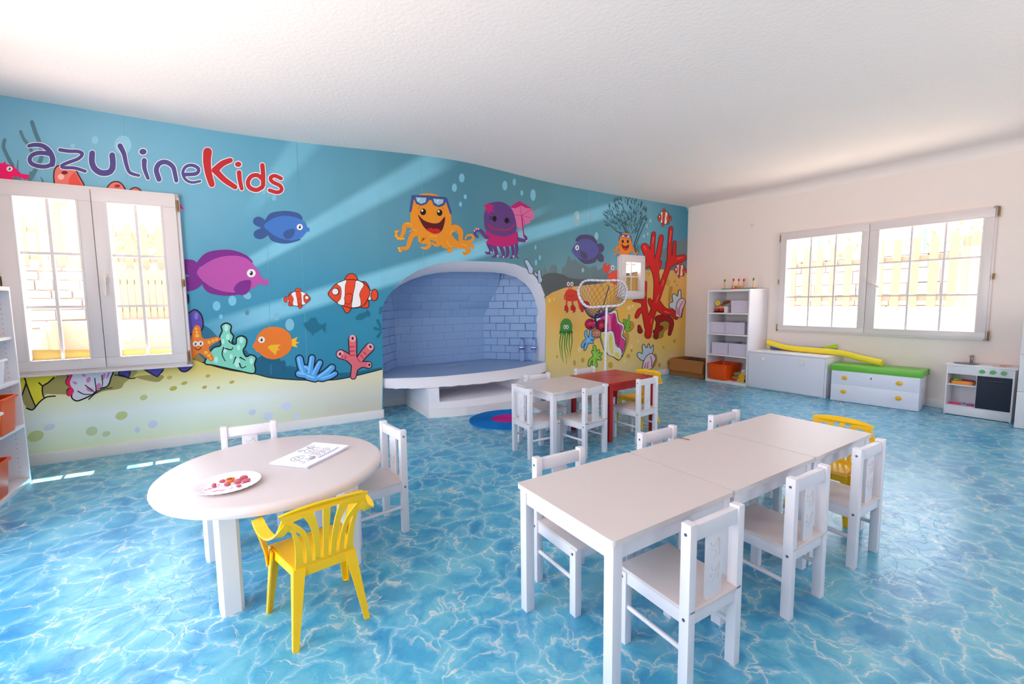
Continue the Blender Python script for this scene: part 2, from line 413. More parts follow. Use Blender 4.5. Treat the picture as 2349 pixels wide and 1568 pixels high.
def wall_sheet(mb, off, m, h3):
    zt = 2.78
    outerL = [(XL, 0), (1.204, 0)]+[(x, z) for x, z in ARCH if x < 1.26 and z > 0.05][:3]+[(BX+0.032, zt), (XL, zt)]
    xb = 1.232
    L_out = [(XL, 0), (1.205, 0), (1.215, 0.30), (1.228, 0.82), (1.232, 1.10), (1.232, zt), (XL, zt)]
    R_out = [(1.232, 1.10)]+ARCH[3:-2]+[(3.30, 0), (XC+0.02, 0), (XC+0.02, zt), (1.232, zt)]
    for out, holes in ((L_out, [hole1]), (R_out, [h3])):
        loops = [out]+holes; flat = [p for l in loops for p in l]
        tr = tessellate_polygon([[Vector((p[0], p[1], 0)) for p in l] for l in loops])
        mb.faces([(p[0], wall_y(p[0])+off, p[1]) for p in flat], [tuple(t) for t in tr], m)
mb = MB()
wall_sheet(mb, 0, water, hole3); wall_sheet(mb, 0.24, white_wall, hole3b)
def reveal(mb, loop, m, d=0.24, closed=True):
    n = len(loop)
    for i in range(n if closed else n-1):
        a, b2 = loop[i], loop[(i+1) % n]
        mb.faces([(a[0], wall_y(a[0]), a[1]), (b2[0], wall_y(b2[0]), b2[1]), (b2[0], wall_y(b2[0])+d, b2[1]), (a[0], wall_y(a[0])+d, a[1])], [(0, 1, 2, 3)], m)
reveal(mb, hole1, white_wall)
for i in range(4):
    a, b2, c, d_ = hole3[i], hole3[(i+1) % 4], hole3b[(i+1) % 4], hole3b[i]
    mb.faces([(a[0], wall_y(a[0]), a[1]), (b2[0], wall_y(b2[0]), b2[1]), (c[0], wall_y(c[0])+0.24, c[1]), (d_[0], wall_y(d_[0])+0.24, d_[1])], [(0, 1, 2, 3)], white_wall)
wb = mb.build('wall_back', recalc=False); tag(wb, kind='structure')

# right wall with window_2 opening
W2 = (1.325, 0.738, 3.285, 2.045)    # y0 z0 y1 z1
mb = MB()
yA, yB_ = YB-0.3, 4.95
hole2 = [(W2[0]+0.02, W2[1]+0.02), (W2[2]-0.02, W2[1]+0.02), (W2[2]-0.02, W2[3]-0.02), (W2[0]+0.02, W2[3]-0.02)]
for off in (0, 0.25):
    loops = [[(yA, 0), (yB_, 0), (yB_, 2.78), (yA, 2.78)], hole2]; flat = [p for l in loops for p in l]
    tr = tessellate_polygon([[Vector((p[0], p[1], 0)) for p in l] for l in loops])
    mb.faces([(rwall_x(p[0])+off, p[0], p[1]) for p in flat], [tuple(t) for t in tr], white_wall)
for i in range(4):
    a, b2 = hole2[i], hole2[(i+1) % 4]
    mb.faces([(rwall_x(a[0]), a[0], a[1]), (rwall_x(b2[0]), b2[0], b2[1]), (rwall_x(b2[0])+0.25, b2[0], b2[1]), (rwall_x(a[0])+0.25, a[0], a[1])], [(0, 1, 2, 3)], white_wall)
tag(mb.build('wall_right', recalc=False), kind='structure')
# left wall with a wide glazed door opening, wall behind the camera
mb = MB()
mb.box((XL-0.2, YB-0.3, 0), (XL, 0.0, 2.8), white_wall); mb.box((XL-0.2, 2.90, 0), (XL, 5.0, 2.8), white_wall); mb.box((XL-0.2, 0.0, 2.40), (XL, 2.90, 2.8), white_wall)
tag(mb.build('wall_left'), kind='structure')
mb = MB()
for lo, hi in (((XL-0.2, YB-0.2, 0), (2.9, YB, 2.8)), ((4.0, YB-0.2, 0), (6.75, YB, 2.8)), ((2.9, YB-0.2, 2.40), (4.0, YB, 2.8))): mb.box(lo, hi, white_wall)
tag(mb.build('wall_front'), kind='structure')
# door in the left wall; unseen opening added behind the camera for fill light
def glazed_opening(name, M, L_):
    mb = MB(); n = 4
    for k in range(n+1): x = L_*k/n; mb.box((max(0, x-0.04), 0, 0), (min(L_, x+0.04), 0.06, 2.40), pvc, M=M)
    mb.box((0, 0, 2.32), (L_, 0.06, 2.40), pvc, M=M); mb.box((0, 0, 0), (L_, 0.06, 0.06), pvc, M=M)
    d_ = mb.build(name); tag(d_, kind='structure')
    g = MB(); g.box((0.03, 0.025, 0.06), (L_-0.03, 0.03, 2.32), glass, M=M); g.build('pane', d_)
glazed_opening('door_1', T(XL-0.05, 0.0, 0, pi/2), 2.9)
glazed_opening('fill_opening', T(2.9, YB-0.12, 0), 1.1)  # added opening, unseen, lets fill light in from behind

# skirting boards
mb = MB()
def skirt_run(mb, p0, p1, t=0.014, h=0.088):
    a = Vector((p0[0], p0[1], 0)); b2 = Vector((p1[0], p1[1], 0)); d = (b2-a); ln = d.length; ang = math.atan2(d.y, d.x)
    mb.box((0, -t, 0), (ln, 0.0, h), skirt, bev=0.004, M=T(a.x, a.y, 0, ang))
skirt_run(mb, (XL, wall_y(XL)), (1.205, wall_y(1.205)))
skirt_run(mb, (1.205, wall_y(1.205)), (1.207, 4.60), 0.012)
skirt_run(mb, (3.30, wall_y(3.30)), (XC, wall_y(XC)))
tag(mb.build('baseboard_back'), kind='structure')
mb = MB(); skirt_run(mb, (rwall_x(4.69), 4.69), (rwall_x(YB), YB)); tag(mb.build('baseboard_right'), kind='structure')

# roof eave outside the left window, keeps the sun off the upper panes
mb = MB(); mb.box((XL-1.5, 4.70, 2.82), (1.2, 5.215, 2.98), white_wall)
tag(mb.build('trim_eave'), kind='structure')

# ------------------------------------------------------------------ windows
def window(name, M, x0, z0, x1, z1, sashes, cols, rows, hinge_z, handle, proud=0.045):
    """local: x along wall, y = towards outside, z up; wall surface at y=0"""
    f = MB(); fw = 0.035
    for lo, hi in (((x0, -proud, z0), (x1, 0.06, z0+fw)), ((x0, -proud, z1-fw), (x1, 0.06, z1)), ((x0, -proud, z0), (x0+fw, 0.06, z1)), ((x1-fw, -proud, z0), (x1, 0.06, z1))):
        f.box(lo, hi, pvc, bev=0.004, M=M)
    root = f.build(name); tag(root, kind='structure')
    for (a, b2, ga, gb, gz0, gz1) in sashes:
        s = MB(); yf = -proud-0.016
        sz0, sz1 = z0+0.022, z1-0.022
        for lo, hi in (((a, yf, sz0), (b2, 0.03, gz0)), ((a, yf, gz1), (b2, 0.03, sz1)), ((a, yf, gz0), (ga, 0.03, gz1)), ((gb, yf, gz0), (b2, 0.03, gz1))):
            s.box(lo, hi, pvc, bev=0.003, M=M)
        # thin bead round the glass
        bw = 0.012
        for lo, hi in (((ga-bw, yf-0.004, gz0-bw), (gb+bw, yf+0.006, gz0)), ((ga-bw, yf-0.004, gz1), (gb+bw, yf+0.006, gz1+bw)), ((ga-bw, yf-0.004, gz0), (ga, yf+0.006, gz1)), ((gb, yf-0.004, gz0), (gb+bw, yf+0.006, gz1))):
            s.box(lo, hi, pvc, M=M)
        so_ = s.build('sash', root)
        g = MB(); g.box((ga, -0.014, gz0), (gb, -0.008, gz1), glass, M=M); g.build('pane', so_)
        k = MB(); w = 0.009
        for i in range(1, cols): xx = ga+(gb-ga)*i/cols; k.box((xx-w, -0.022, gz0), (xx+w, 0.0, gz1), pvc, M=M)
        for i in range(1, rows): zz = gz0+(gz1-gz0)*i/rows; k.box((ga, -0.0225, zz-w), (gb, 0.0005, zz+w), pvc, M=M)
        k.build('glazing_bar', so_)
    for (hx, hz, L_) in hinge_z:
        h = MB(); h.box((hx-0.008, -proud-0.020, hz-L_/2), (hx+0.008, -proud-0.002, hz+L_/2), brass, bev=0.003, M=M)
        h.tube([M @ Vector((hx, -proud-0.022, hz-L_/2+0.01)), M @ Vector((hx, -proud-0.022, hz+L_/2-0.01))], 0.006, brass)
        h.build('hinge', root)
    if handle:
        hx, hz, ang, sg = handle; h = MB(); cream = mat('cream_handle', (226, 214, 204), 0.35)
        h.box((hx-0.016, -proud-0.028, hz-0.035), (hx+0.016, -proud-0.016, hz+0.035), cream, bev=0.004, M=M)
        hm = M @ Matrix.Translation((hx, -proud-0.03, hz)) @ Matrix.Rotation(ang, 4, 'Y')
        h.box((-0.009, -0.025, -0.01), (0.009, 0.0, 0.01), cream, bev=0.002, M=hm)
        h.box((-0.010, -0.034, -0.13), (0.010, -0.022, 0.012), cream, bev=0.005, M=hm)
        h.build('handle', root)
    return root
a1 = math.atan(SL)
M1 = Matrix.Translation((0, wall_y(0), 0)) @ Matrix.Rotation(a1, 4, 'Z')
w1 = window('window_1', M1, -1.43, 0.688, -0.362, 2.07, [(-1.405, -0.897, -1.308, -0.982, 0.787, 1.957), (-0.893, -0.385, -0.806, -0.486, 0.787, 1.957)], 2, 3,
       [(-0.374, 1.975, 0.09), (-0.374, 1.36, 0.06), (-0.374, 0.76, 0.09), (-1.418, 1.36, 0.07), (-1.418, 0.76, 0.09), (-1.418, 1.975, 0.09)], (-0.855, 1.39, 0.03, 1))
mb = MB(); mb.box((-1.45, -0.068, 0.672), (-0.355, 0.02, 0.690), pvc, bev=0.006, M=M1); mb.build('sill', w1)
M2 = Matrix(((RS/math.hypot(1, RS), 1/math.hypot(1, RS), 0, rwall_x(0)), (-1/math.hypot(1, RS), RS/math.hypot(1, RS), 0, 0), (0, 0, 1, 0), (0, 0, 0, 1)))
w2 = window('window_2', M2, -3.275, 0.738, -1.285, 2.045, [(-3.255, -2.292, -3.178, -2.362, 0.822, 1.940), (-2.288, -1.30, -2.196, -1.378, 0.822, 1.940)], 3, 3,
       [(-3.262, 1.965, 0.09), (-3.262, 1.40, 0.06), (-3.262, 0.79, 0.09), (-1.277, 1.985, 0.10), (-1.277, 1.37, 0.06), (-1.277, 0.79, 0.10)], (-2.262, 1.37, R(-52), 1))
a3 = math.atan(SR)
M3 = Matrix.Translation((0, BY-BX*SR, 0)) @ Matrix.Rotation(a3, 4, 'Z')
w3 = window('window_3', M3, 4.60, 1.195, 5.135, 1.822, [(4.628, 5.12, 4.715, 5.02, 1.312, 1.715)], 2, 2, [(5.128, 1.70, 0.06), (5.128, 1.26, 0.06)], (4.665, 1.50, R(8), 1))

# ------------------------------------------------------------------ printed motifs of the mural (one thin printed layer on the wall)
MU = MB()
LAY = 0.0006
CNT = [0]
def lift(lay):
    CNT[0] += 1; return 0.0006+LAY*lay+5.0e-5*(CNT[0] % 9)   # later motifs sit a hair above earlier ones
def ink(rgb):
    return mat('print_%02x%02x%02x' % rgb, rgb, 0.55, 0.25)
K_ = (28, 26, 34)
class Crop:
    def __init__(s, ox, oy, k): s.o = (ox, oy); s.k = (k, k)
    def p(s, a, b): return s.o[0]+a*s.k[0], s.o[1]+b*s.k[1]
    def put(s, poly, rgb, lay, off=None):
        off = off or lift(lay); pts = [on_mural(*s.p(*q), off=off) for q in poly]
        tr = tessellate_polygon([[Vector((p.x, p.z, 0)) for p in pts]])
        MU.faces(pts, [tuple(t) for t in tr], ink(rgb))
    def F(s, P, rgb, lay, sm=True, out=None, ow=8):
        Q = smooth_pts(P, True, 4) if sm else P
        s.put(Q, rgb, lay)
        if out: s.S(Q+[Q[0]], ow, out, lay+1, sm=False)
    def E(s, cx, cy, rx, ry, rgb, lay, rot=0, n=20, off=None):
        s.put([(cx+rx*cos(2*pi*i/n)*cos(rot)-ry*sin(2*pi*i/n)*sin(rot), cy+rx*cos(2*pi*i/n)*sin(rot)+ry*sin(2*pi*i/n)*cos(rot)) for i in range(n)], rgb, lay, off)
    def S(s, P, w, rgb, lay, w1=None, sm=True, caps=True):
        """brush stroke of width w (tapering to w1)"""
        Q = smooth_pts(P, False, 5) if sm and len(P) > 2 else list(P)
        n = len(Q); w1 = w if w1 is None else w1
        A = []; B = []
        for i, (x, y) in enumerate(Q):
            x0, y0 = Q[max(0, i-1)]; x1, y1 = Q[min(n-1, i+1)]; dx, dy = x1-x0, y1-y0; l = math.hypot(dx, dy) or 1
            r = (w+(w1-w)*i/max(1, n-1))/2; A.append((x-dy/l*r, y+dx/l*r)); B.append((x+dy/l*r, y-dx/l*r))
        off = lift(lay)
        V = [on_mural(*s.p(*q), off=off) for q in A+B]
        MU.faces(V, [(i, i+1, n+i+1, n+i) for i in range(n-1)], ink(rgb))
        if caps:
            for (c, r) in ((Q[0], w/2), (Q[-1], w1/2)):
                if r > 1.2: s.E(c[0], c[1], r, r, rgb, lay, n=10, off=off+2.5e-5)
    def OS(s, strokes, rgb, out, lay, ow=7, hi=None):
        for q in strokes:
            P, w = q[0], q[1]; w1 = q[2] if len(q) > 2 else w
            s.S(P, w+2*ow, out, lay, w1+2*ow)
        for q in strokes:
            P, w = q[0], q[1]; w1 = q[2] if len(q) > 2 else w
            s.S(P, w, rgb, lay+1, w1)
            if hi: s.S([(a-w*0.18, b-w*0.12) for a, b in P], w*0.28, hi, lay+2, w1*0.28)
    def eye(s, cx, cy, rx, ry, lay, dx=0):
        s.E(cx, cy, rx, ry, (236, 232, 232), lay); s.E(cx+dx, cy, rx*0.36, ry*0.52, K_, lay+1); s.E(cx+dx-rx*0.18, cy-ry*0.2, rx*0.12, ry*0.16, (255, 255, 255), lay+2)
A = Crop(0, 200, 700/2287); B = Crop(0, 640, 700/2033); C = Crop(560, 400, 700/2195); E = Crop(1180, 430, 420/1463)
G = Crop(1300, 620, 170/1025)

# --- distant hills and sea bed
B.F([(1240, 300), (1270, 296), (1350, 300), (1400, 330), (1450, 385), (1480, 430), (1490, 560), (1240, 560)], (44, 112, 140), 0, sm=False)
B.F([(1480, 540), (1560, 500), (1640, 470), (1690, 545), (1735, 520), (1760, 545), (1800, 560), (1850, 590), (1930, 575), (2033, 600), (2033, 690), (1700, 680), (1480, 640)], (34, 104, 134), 0, sm=False)
C.F([(0, 1290), (80, 1330), (130, 1300), (200, 1320), (250, 1340), (330, 1395), (420, 1420), (520, 1430), (700, 1425), (800, 1420), (900, 1400), (992, 1385), (992, 1450), (560, 1490), (200, 1480), (0, 1430)], (30, 100, 130), 0, sm=False)
for (x, y, r) in ((140, 1325, 22), (190, 1330, 28), (240, 1345, 24), (280, 1360, 20), (282, 1395, 18)): C.E(x, y, r, r*1.2, (30, 96, 126), 0.5)
E.F([(205, 735), (225, 690), (232, 640), (245, 632), (258, 660), (275, 680), (290, 625), (318, 612), (340, 630), (345, 690), (378, 690), (382, 640), (410, 622), (425, 560), (440, 540), (455, 590), (480, 570), (520, 600), (560, 620), (600, 640), (650, 620), (668, 660), (700, 640), (760, 690), (820, 700), (1040, 660), (1100, 560), (1170, 500), (1240, 470), (1300, 430), (1340, 415), (1385, 400), (1390, 700), (1100, 760), (800, 800), (500, 800), (249, 878), (246, 858), (214, 778)], (108, 128, 136), 0, sm=False)
E.F([(205, 740), (235, 700), (290, 682), (345, 684), (400, 700), (440, 722), (520, 732), (580, 728), (640, 745), (700, 770), (820, 790), (820, 830), (500, 830), (249, 878), (246, 858), (214, 778)], (92, 98, 100), 1)
# --- sand
B.F([(-400, 470), (1240, 470), (1290, 530), (1400, 570), (1530, 603), (1690, 628), (1800, 655), (1950, 668), (2060, 672), (2150, 672), (2240, 668), (2360, 645), (2550, 596), (2544, 1000), (1600, 1250), (-400, 1700), (-400, 470)], (255, 0, 255), 1.5, sm=False)
E.F([(249, 873), (262, 864), (300, 838), (400, 800), (520, 784), (700, 765), (850, 720), (1035, 662), (1150, 650), (1250, 662), (1375, 650), (1380, 1300), (1350, 1800), (247, 1900)], (255, 1, 255), 1.5, sm=False)
B.S([(1285, 530), (1400, 570), (1530, 604), (1690, 628), (1800, 655), (1950, 668), (2060, 672), (2150, 672), (2240, 668), (2360, 645), (2547, 598)], 8, (40, 50, 50), 2, caps=False)
# sand spots
for (x, y, rx, ry, c) in ((1130, 654, 18, 12, 0), (1228, 692, 22, 11, 0), (1155, 727, 26, 15, 0), (1385, 644, 17, 11, 0), (1363, 719, 17, 10, 0), (1455, 722, 12, 9, 0), (1545, 685, 18, 10, 0), (958, 787, 26, 18, 1), (810, 908, 42, 28, 2), (238, 1045, 56, 36, 2), (612, 1012, 40, 30, 3), (708, 1030, 28, 18, 3), (916, 1003, 17, 20, 4), (1018, 965, 34, 24, 4), (1682, 886, 27, 20, 4), (1787, 912, 34, 28, 4), (1908, 844, 36, 24, 4), (1977, 914, 22, 18, 4), (330, 985, 40, 20, 4)):
    B.E(x, y, rx, ry, [(196, 176, 96), (212, 208, 150), (208, 216, 152), (206, 216, 176), (216, 222, 240)][c], 2, -0.3)
for (x, y, rx, ry, c) in ((280, 900, 12, 18, 0), (316, 890, 8, 14, 0), (545, 1378, 14, 20, 1), (480, 1400, 11, 24, 1), (767, 1418, 20, 26, 1), (910, 1345, 16, 18, 1), (935, 1300, 8, 16, 1), (1158, 1418, 12, 18, 1), (1228, 1400, 14, 20, 1), (1278, 1225, 12, 16, 1), (1190, 1275, 8, 10, 1), (1072, 685, 12, 20, 1), (1225, 760, 18, 26, 1), (1280, 750, 10, 14, 1), (1165, 740, 10, 14, 1), (1300, 780, 8, 10, 1), (915, 960, 16, 18, 2), (945, 945, 12, 14, 2), (895, 1060, 14, 16, 2), (990, 1230, 10, 14, 2), (932, 1270, 12, 20, 2), (520, 1290, 16, 26, 2), (880, 1385, 12, 20, 2), (1248, 1340, 12, 18, 2), (620, 1240, 12, 10, 1), (340, 1350, 8, 12, 1), (1400, 700, 10, 10, 1)):
    E.E(x, y, rx, ry, [(248, 206, 120), (204, 160, 66), (240, 210, 150)][c], 2)

# --- bubbles
for (x, y, rx, ry) in ((1565, 25, 20, 32), (1512, 95, 18, 30), (1590, 160, 11, 17), (1556, 214, 11, 18), (1875, 80, 18, 35), (1943, 55, 12, 25), (1997, 133, 10, 20), (2078, 148, 19, 42), (215, 168, 17, 22), (143, 120, 15, 20), (290, 915, 25, 32), (328, 1080, 32, 44), (232, 1020, 22, 30), (18, 995, 18, 22), (20, 868, 26, 26), (2096, 428, 5, 12), (2095, 524, 7, 17), (2127, 598, 8, 17), (2100, 634, 8, 20)):
    C.E(x, y, rx, ry, (126, 188, 212), 1)
for (x, y, rx, ry) in ((1443, 178, 26, 32), (1548, 143, 27, 34), (1653, 110, 20, 24), (1645, 223, 14, 18), (1472, 250, 13, 16)):
    B.E(x, y, rx, ry, (122, 194, 222), 1)
for (x, y, rx, ry, c) in ((922, 435, 65, 72, 0), (713, 395, 25, 30, 0), (545, 440, 18, 16, 0)):
    A.E(x, y, rx, ry, (150, 204, 226), 1)
for (x, y, rx, ry) in ((500, 247, 28, 60), (591, 217, 13, 25), (655, 388, 15, 32), (547, 660, 10, 18), (168, 370, 6, 12), (168, 478, 8, 18), (203, 560, 9, 20), (172, 600, 9, 22), (1087, 265, 9, 16), (1058, 308, 8, 18), (1064, 370, 7, 14), (1035, 388, 7, 14)):
    E.E(x, y, rx, ry, (150, 194, 206), 1)
E.E(505, 235, 9, 24, (186, 214, 220), 2)

# --- far left seaweed, seahorse and corals above the window
SW = (92, 132, 144)
A.S([(240, 262), (262, 330), (300, 430), (312, 520), (275, 600), (225, 690)], 30, SW, 1, 34)
A.S([(155, 332), (180, 390), (225, 450), (250, 520)], 22, SW, 1, 26)
A.S([(35, 395), (28, 450), (62, 530), (98, 600), (118, 690)], 26, SW, 1, 30)
A.S([(135, 548), (132, 620), (150, 700)], 8, SW, 1, 22); A.S([(308, 675), (325, 715)], 8, SW, 1, 14); A.S([(230, 640), (222, 700)], 20, SW, 1)
A.F([(-200, 590), (0, 570), (28, 568), (38, 552), (46, 576), (100, 590), (132, 622), (160, 648), (218, 656), (216, 686), (192, 692), (140, 672), (92, 668), (108, 700), (0, 710), (-200, 710)], (246, 20, 104), 2, sm=False)
A.eye(73, 612, 23, 19, 3)
A.F([(405, 690), (410, 620), (440, 588), (505, 586), (560, 612), (595, 670), (630, 745), (560, 760), (430, 745)], (240, 124, 112), 2, out=(70, 40, 40), ow=10)
A.E(458, 672, 24, 22, (252, 190, 178), 4); A.E(485, 640, 24, 14, (120, 40, 40), 4); A.F([(560, 640), (590, 690), (615, 745), (530, 745), (520, 690)], (238, 84, 74), 4)
A.F([(800, 775), (812, 740), (845, 712), (890, 710), (925, 740), (940, 790), (850, 800)], (240, 124, 112), 2, out=(70, 40, 40), ow=10); A.E(880, 740, 22, 12, (150, 50, 50), 4)
A.F([(955, 790), (975, 768), (1010, 752), (1045, 764), (1065, 800)], (240, 124, 112), 2, out=(70, 40, 40), ow=10)
A.F([(1335, 868), (1362, 862), (1360, 885), (1382, 915), (1345, 932)], (216, 130, 176), 2, sm=False); A.F([(1352, 872), (1362, 895), (1380, 914), (1350, 905)], (214, 50, 130), 3, sm=False)

# --- lettering
LET = MU
LT = MB()
def letter(strokes, rgb):
    global MU
    save = MU; MU = LT
    for q in strokes:
        if q[0] == 'dot': A.E(q[1], q[2], q[3]+7, q[4]+7, (240, 234, 236), 4.0); A.E(q[1], q[2], q[3], q[4], rgb, 5.0)
        else:
            P, w = q[0], q[1]; w1 = q[2] if len(q) > 2 else w
            w *= 1.22; w1 *= 1.3; A.S(P, w+12, (240, 234, 236), 4.0, w1+12); A.S(P, w, rgb, 5.0, w1)
    MU = save
PU, RE = (84, 76, 138), (190, 42, 48)
letter([([(218, 440), (268, 432), (325, 442), (372, 480), (396, 535), (392, 578)], 22, 34), ([(370, 500), (300, 492), (245, 508), (224, 540), (238, 572), (290, 592), (350, 594), (395, 575)], 26, 24)], PU)
letter([([(450, 470), (520, 480), (585, 482), (618, 500), (590, 535), (520, 562), (468, 585), (475, 602), (560, 606), (640, 630)], 22, 18)], PU)
letter([([(692, 496), (690, 560), (712, 612), (762, 642), (822, 635), (846, 590), (842, 510)], 36, 34), ([(846, 560), (850, 610)], 26)], PU)
letter([([(900, 440), (930, 500), (948, 580), (975, 640), (1042, 662)], 32, 16)], PU)
letter([([(1082, 550), (1084, 610), (1110, 682)], 32, 20), ('dot', 1072, 484, 27, 22)], PU)
letter([([(1192, 690), (1172, 620), (1196, 572), (1246, 562), (1296, 596), (1312, 650), (1322, 700)], 32, 24)], PU)
letter([([(1382, 655), (1470, 648), (1488, 612), (1446, 586), (1396, 594), (1370, 640), (1392, 692), (1440, 714), (1500, 704)], 24, 14)], PU)
letter([([(1556, 485), (1552, 560), (1564, 650), (1588, 728)], 54, 34), ([(1728, 548), (1668, 572), (1612, 622)], 30, 40), ([(1612, 622), (1680, 692), (1762, 748)], 40, 28)], RE)
letter([([(1792, 640), (1798, 700), (1812, 760)], 30, 22), ('dot', 1785, 578, 24, 20)], RE)
letter([([(1968, 690), (1930, 660), (1884, 668), (1858, 710), (1872, 752), (1922, 770), (1966, 748)], 26, 26), ([(1966, 585), (1972, 660), (1972, 735)], 28, 26)], RE)
letter([([(2106, 684), (2060, 664), (2028, 678), (2040, 708), (2098, 738), (2110, 770), (2078, 788), (2020, 772)], 24, 22)], RE)

# --- two round bodied fish (blue, purple) with dark fins
def fin_fish(c, body, dark, top, bot, tail1, tail2, pect, eye, bc, dc, lay=2):
    for P in (top, bot, tail1, tail2):
        if P: c.F(P, dc, lay)
    c.F(body, bc, lay+1); c.F(pect, dc, lay+2); c.eye(*eye, lay+2)
fin_fish(C, [(142, 370), (190, 325), (260, 300), (330, 300), (400, 320), (440, 350), (455, 382), (472, 384), (466, 396), (472, 410), (450, 412), (410, 455), (360, 472), (300, 470), (230, 445), (180, 410)], None,
         [(160, 345), (168, 300), (205, 273), (290, 262), (362, 270), (405, 290), (412, 330), (300, 330)], [(178, 410), (185, 460), (220, 485), (290, 497), (350, 488), (405, 465), (300, 440)],
         [(155, 385), (115, 380), (75, 360), (64, 335), (76, 312), (105, 303), (138, 318), (170, 350)], [(148, 375), (110, 390), (80, 405), (68, 430), (82, 455), (115, 465), (150, 452), (185, 415)],
         [(280, 430), (300, 403), (340, 392), (364, 395), (360, 430), (334, 460), (300, 462)], (400, 378, 22, 22), (66, 118, 194), (58, 88, 146))
fin_fish(A, [(1475, 1385), (1560, 1310), (1660, 1270), (1770, 1262), (1850, 1285), (1915, 1345), (1962, 1420), (1985, 1445), (2003, 1434), (2014, 1450), (2008, 1460), (2016, 1478), (1985, 1483), (1940, 1475), (1905, 1500), (1830, 1530), (1740, 1537), (1640, 1520), (1545, 1470)], None,
         [(1482, 1345), (1500, 1280), (1560, 1235), (1650, 1218), (1740, 1220), (1820, 1245), (1872, 1280), (1882, 1320), (1700, 1330)], [(1522, 1455), (1540, 1520), (1600, 1550), (1700, 1562), (1790, 1548), (1700, 1500)],
         [(1340, 1300), (1385, 1290), (1440, 1293), (1478, 1318), (1500, 1380), (1450, 1410), (1424, 1412), (1340, 1370)], [(1424, 1412), (1480, 1390), (1520, 1450), (1500, 1490), (1450, 1520), (1380, 1528), (1330, 1500), (1340, 1450)],
         [(1752, 1505), (1788, 1462), (1840, 1446), (1880, 1450), (1876, 1505), (1846, 1548), (1800, 1556), (1764, 1535)], (1883, 1393, 33, 31), (184, 82, 166), (124, 42, 136))
fin_fish(E, [(458, 495), (488, 450), (530, 415), (590, 412), (640, 440), (672, 485), (664, 525), (640, 558), (600, 575), (540, 575), (490, 550), (466, 518)], None,
         [(490, 430), (510, 388), (560, 375), (620, 385), (655, 425), (662, 480), (580, 440)], [(500, 555), (550, 605), (600, 609), (650, 590), (645, 540), (560, 560)],
         [(650, 500), (660, 460), (690, 445), (715, 470), (712, 505), (684, 522)], [(684, 522), (712, 548), (710, 590), (680, 592), (650, 560), (645, 530)],
         [(526, 505), (572, 522), (582, 565), (552, 572), (530, 545)], (500, 480, 15, 21), (92, 94, 158), (82, 76, 112))

# --- banded reef fish with black outline
def band_fish(c, cx, cy, sx, sy):
    def t(P): return [(cx+(x-775)*sx, cy+(y-857)*sy) for x, y in P]
    O_, Wt = (226, 70, 36), (238, 232, 232); ow = 5*max(abs(sx), 0.5)
    L0 = 2
    for P in ([(722, 775), (735, 728), (768, 712), (800, 728), (812, 775)], [(845, 785), (860, 768), (885, 790), (900, 835), (885, 850)], [(832, 950), (850, 920), (885, 895), (893, 950), (860, 960)], [(698, 925), (722, 985), (745, 994), (766, 950)]):
        c.F(t(P), O_, L0, out=K_, ow=ow)
    c.F(t([(880, 850), (905, 832), (920, 850), (918, 890), (895, 905), (878, 880)]), Wt, L0, out=K_, ow=ow)
    c.F(t([(914, 845), (930, 825), (950, 835), (958, 870), (946, 902), (922, 905), (908, 880)]), O_, L0+2, out=K_, ow=ow)
    body = [(602, 862), (625, 820), (670, 780), (735, 757), (800, 758), (850, 775), (890, 812), (902, 850), (885, 895), (860, 935), (810, 958), (750, 956), (690, 935), (640, 905)]
    c.F(t(body), O_, L0+4, out=K_, ow=ow)
    c.F(t([(664, 786), (700, 768), (733, 760), (724, 800), (722, 850), (722, 900), (712, 940), (668, 925), (690, 890), (695, 840), (688, 808)]), Wt, L0+5.5, out=K_, ow=ow*0.6)
    c.F(t([(802, 762), (848, 778), (856, 800), (838, 830), (826, 865), (835, 905), (832, 944), (800, 955), (770, 952), (775, 900), (780, 860), (792, 810)]), Wt, L0+5.5, out=K_, ow=ow*0.6)
    c.F(t([(722, 868), (750, 857), (774, 866), (770, 905), (748, 932), (722, 918)]), O_, L0+7, out=K_, ow=ow*0.7)
    ex, ey = t([(654, 842)])[0]; c.E(ex, ey, 27*abs(sx), 27*sy, K_, L0+6.5); c.E(ex-2*sx, ey, 22*abs(sx), 22*sy, (225, 225, 228), L0+7); c.E(ex-4*sx, ey-2*sy, 15*abs(sx), 16*sy, (250, 250, 250), L0+7.5)
band_fish(C, 778, 857, 1, 1); band_fish(C, 383, 893, -0.54, 0.52)
band_fish(E, 1197, 242, 0.31, 0.50); band_fish(E, 1324, 660, 0.28, 0.46)

# --- orange round fish
C.F([(338, 1205), (305, 1212), (340, 1186), (385, 1168), (371, 1198), (397, 1210), (371, 1217), (384, 1244), (340, 1232), (300, 1214)], (246, 184, 44), 2, sm=False)
C.F([(56, 1218), (68, 1218), (85, 1190), (100, 1150), (150, 1107), (210, 1095), (280, 1107), (330, 1150), (343, 1205), (335, 1258), (290, 1303), (220, 1328), (150, 1315), (105, 1278), (86, 1272), (74, 1248), (56, 1240), (64, 1230)], (234, 122, 42), 3)
C.F([(168, 1240), (195, 1224), (264, 1222), (240, 1244), (256, 1263), (236, 1264), (229, 1297), (195, 1270)], (246, 184, 44), 4, sm=False); C.eye(125, 1188, 24, 23, 4)
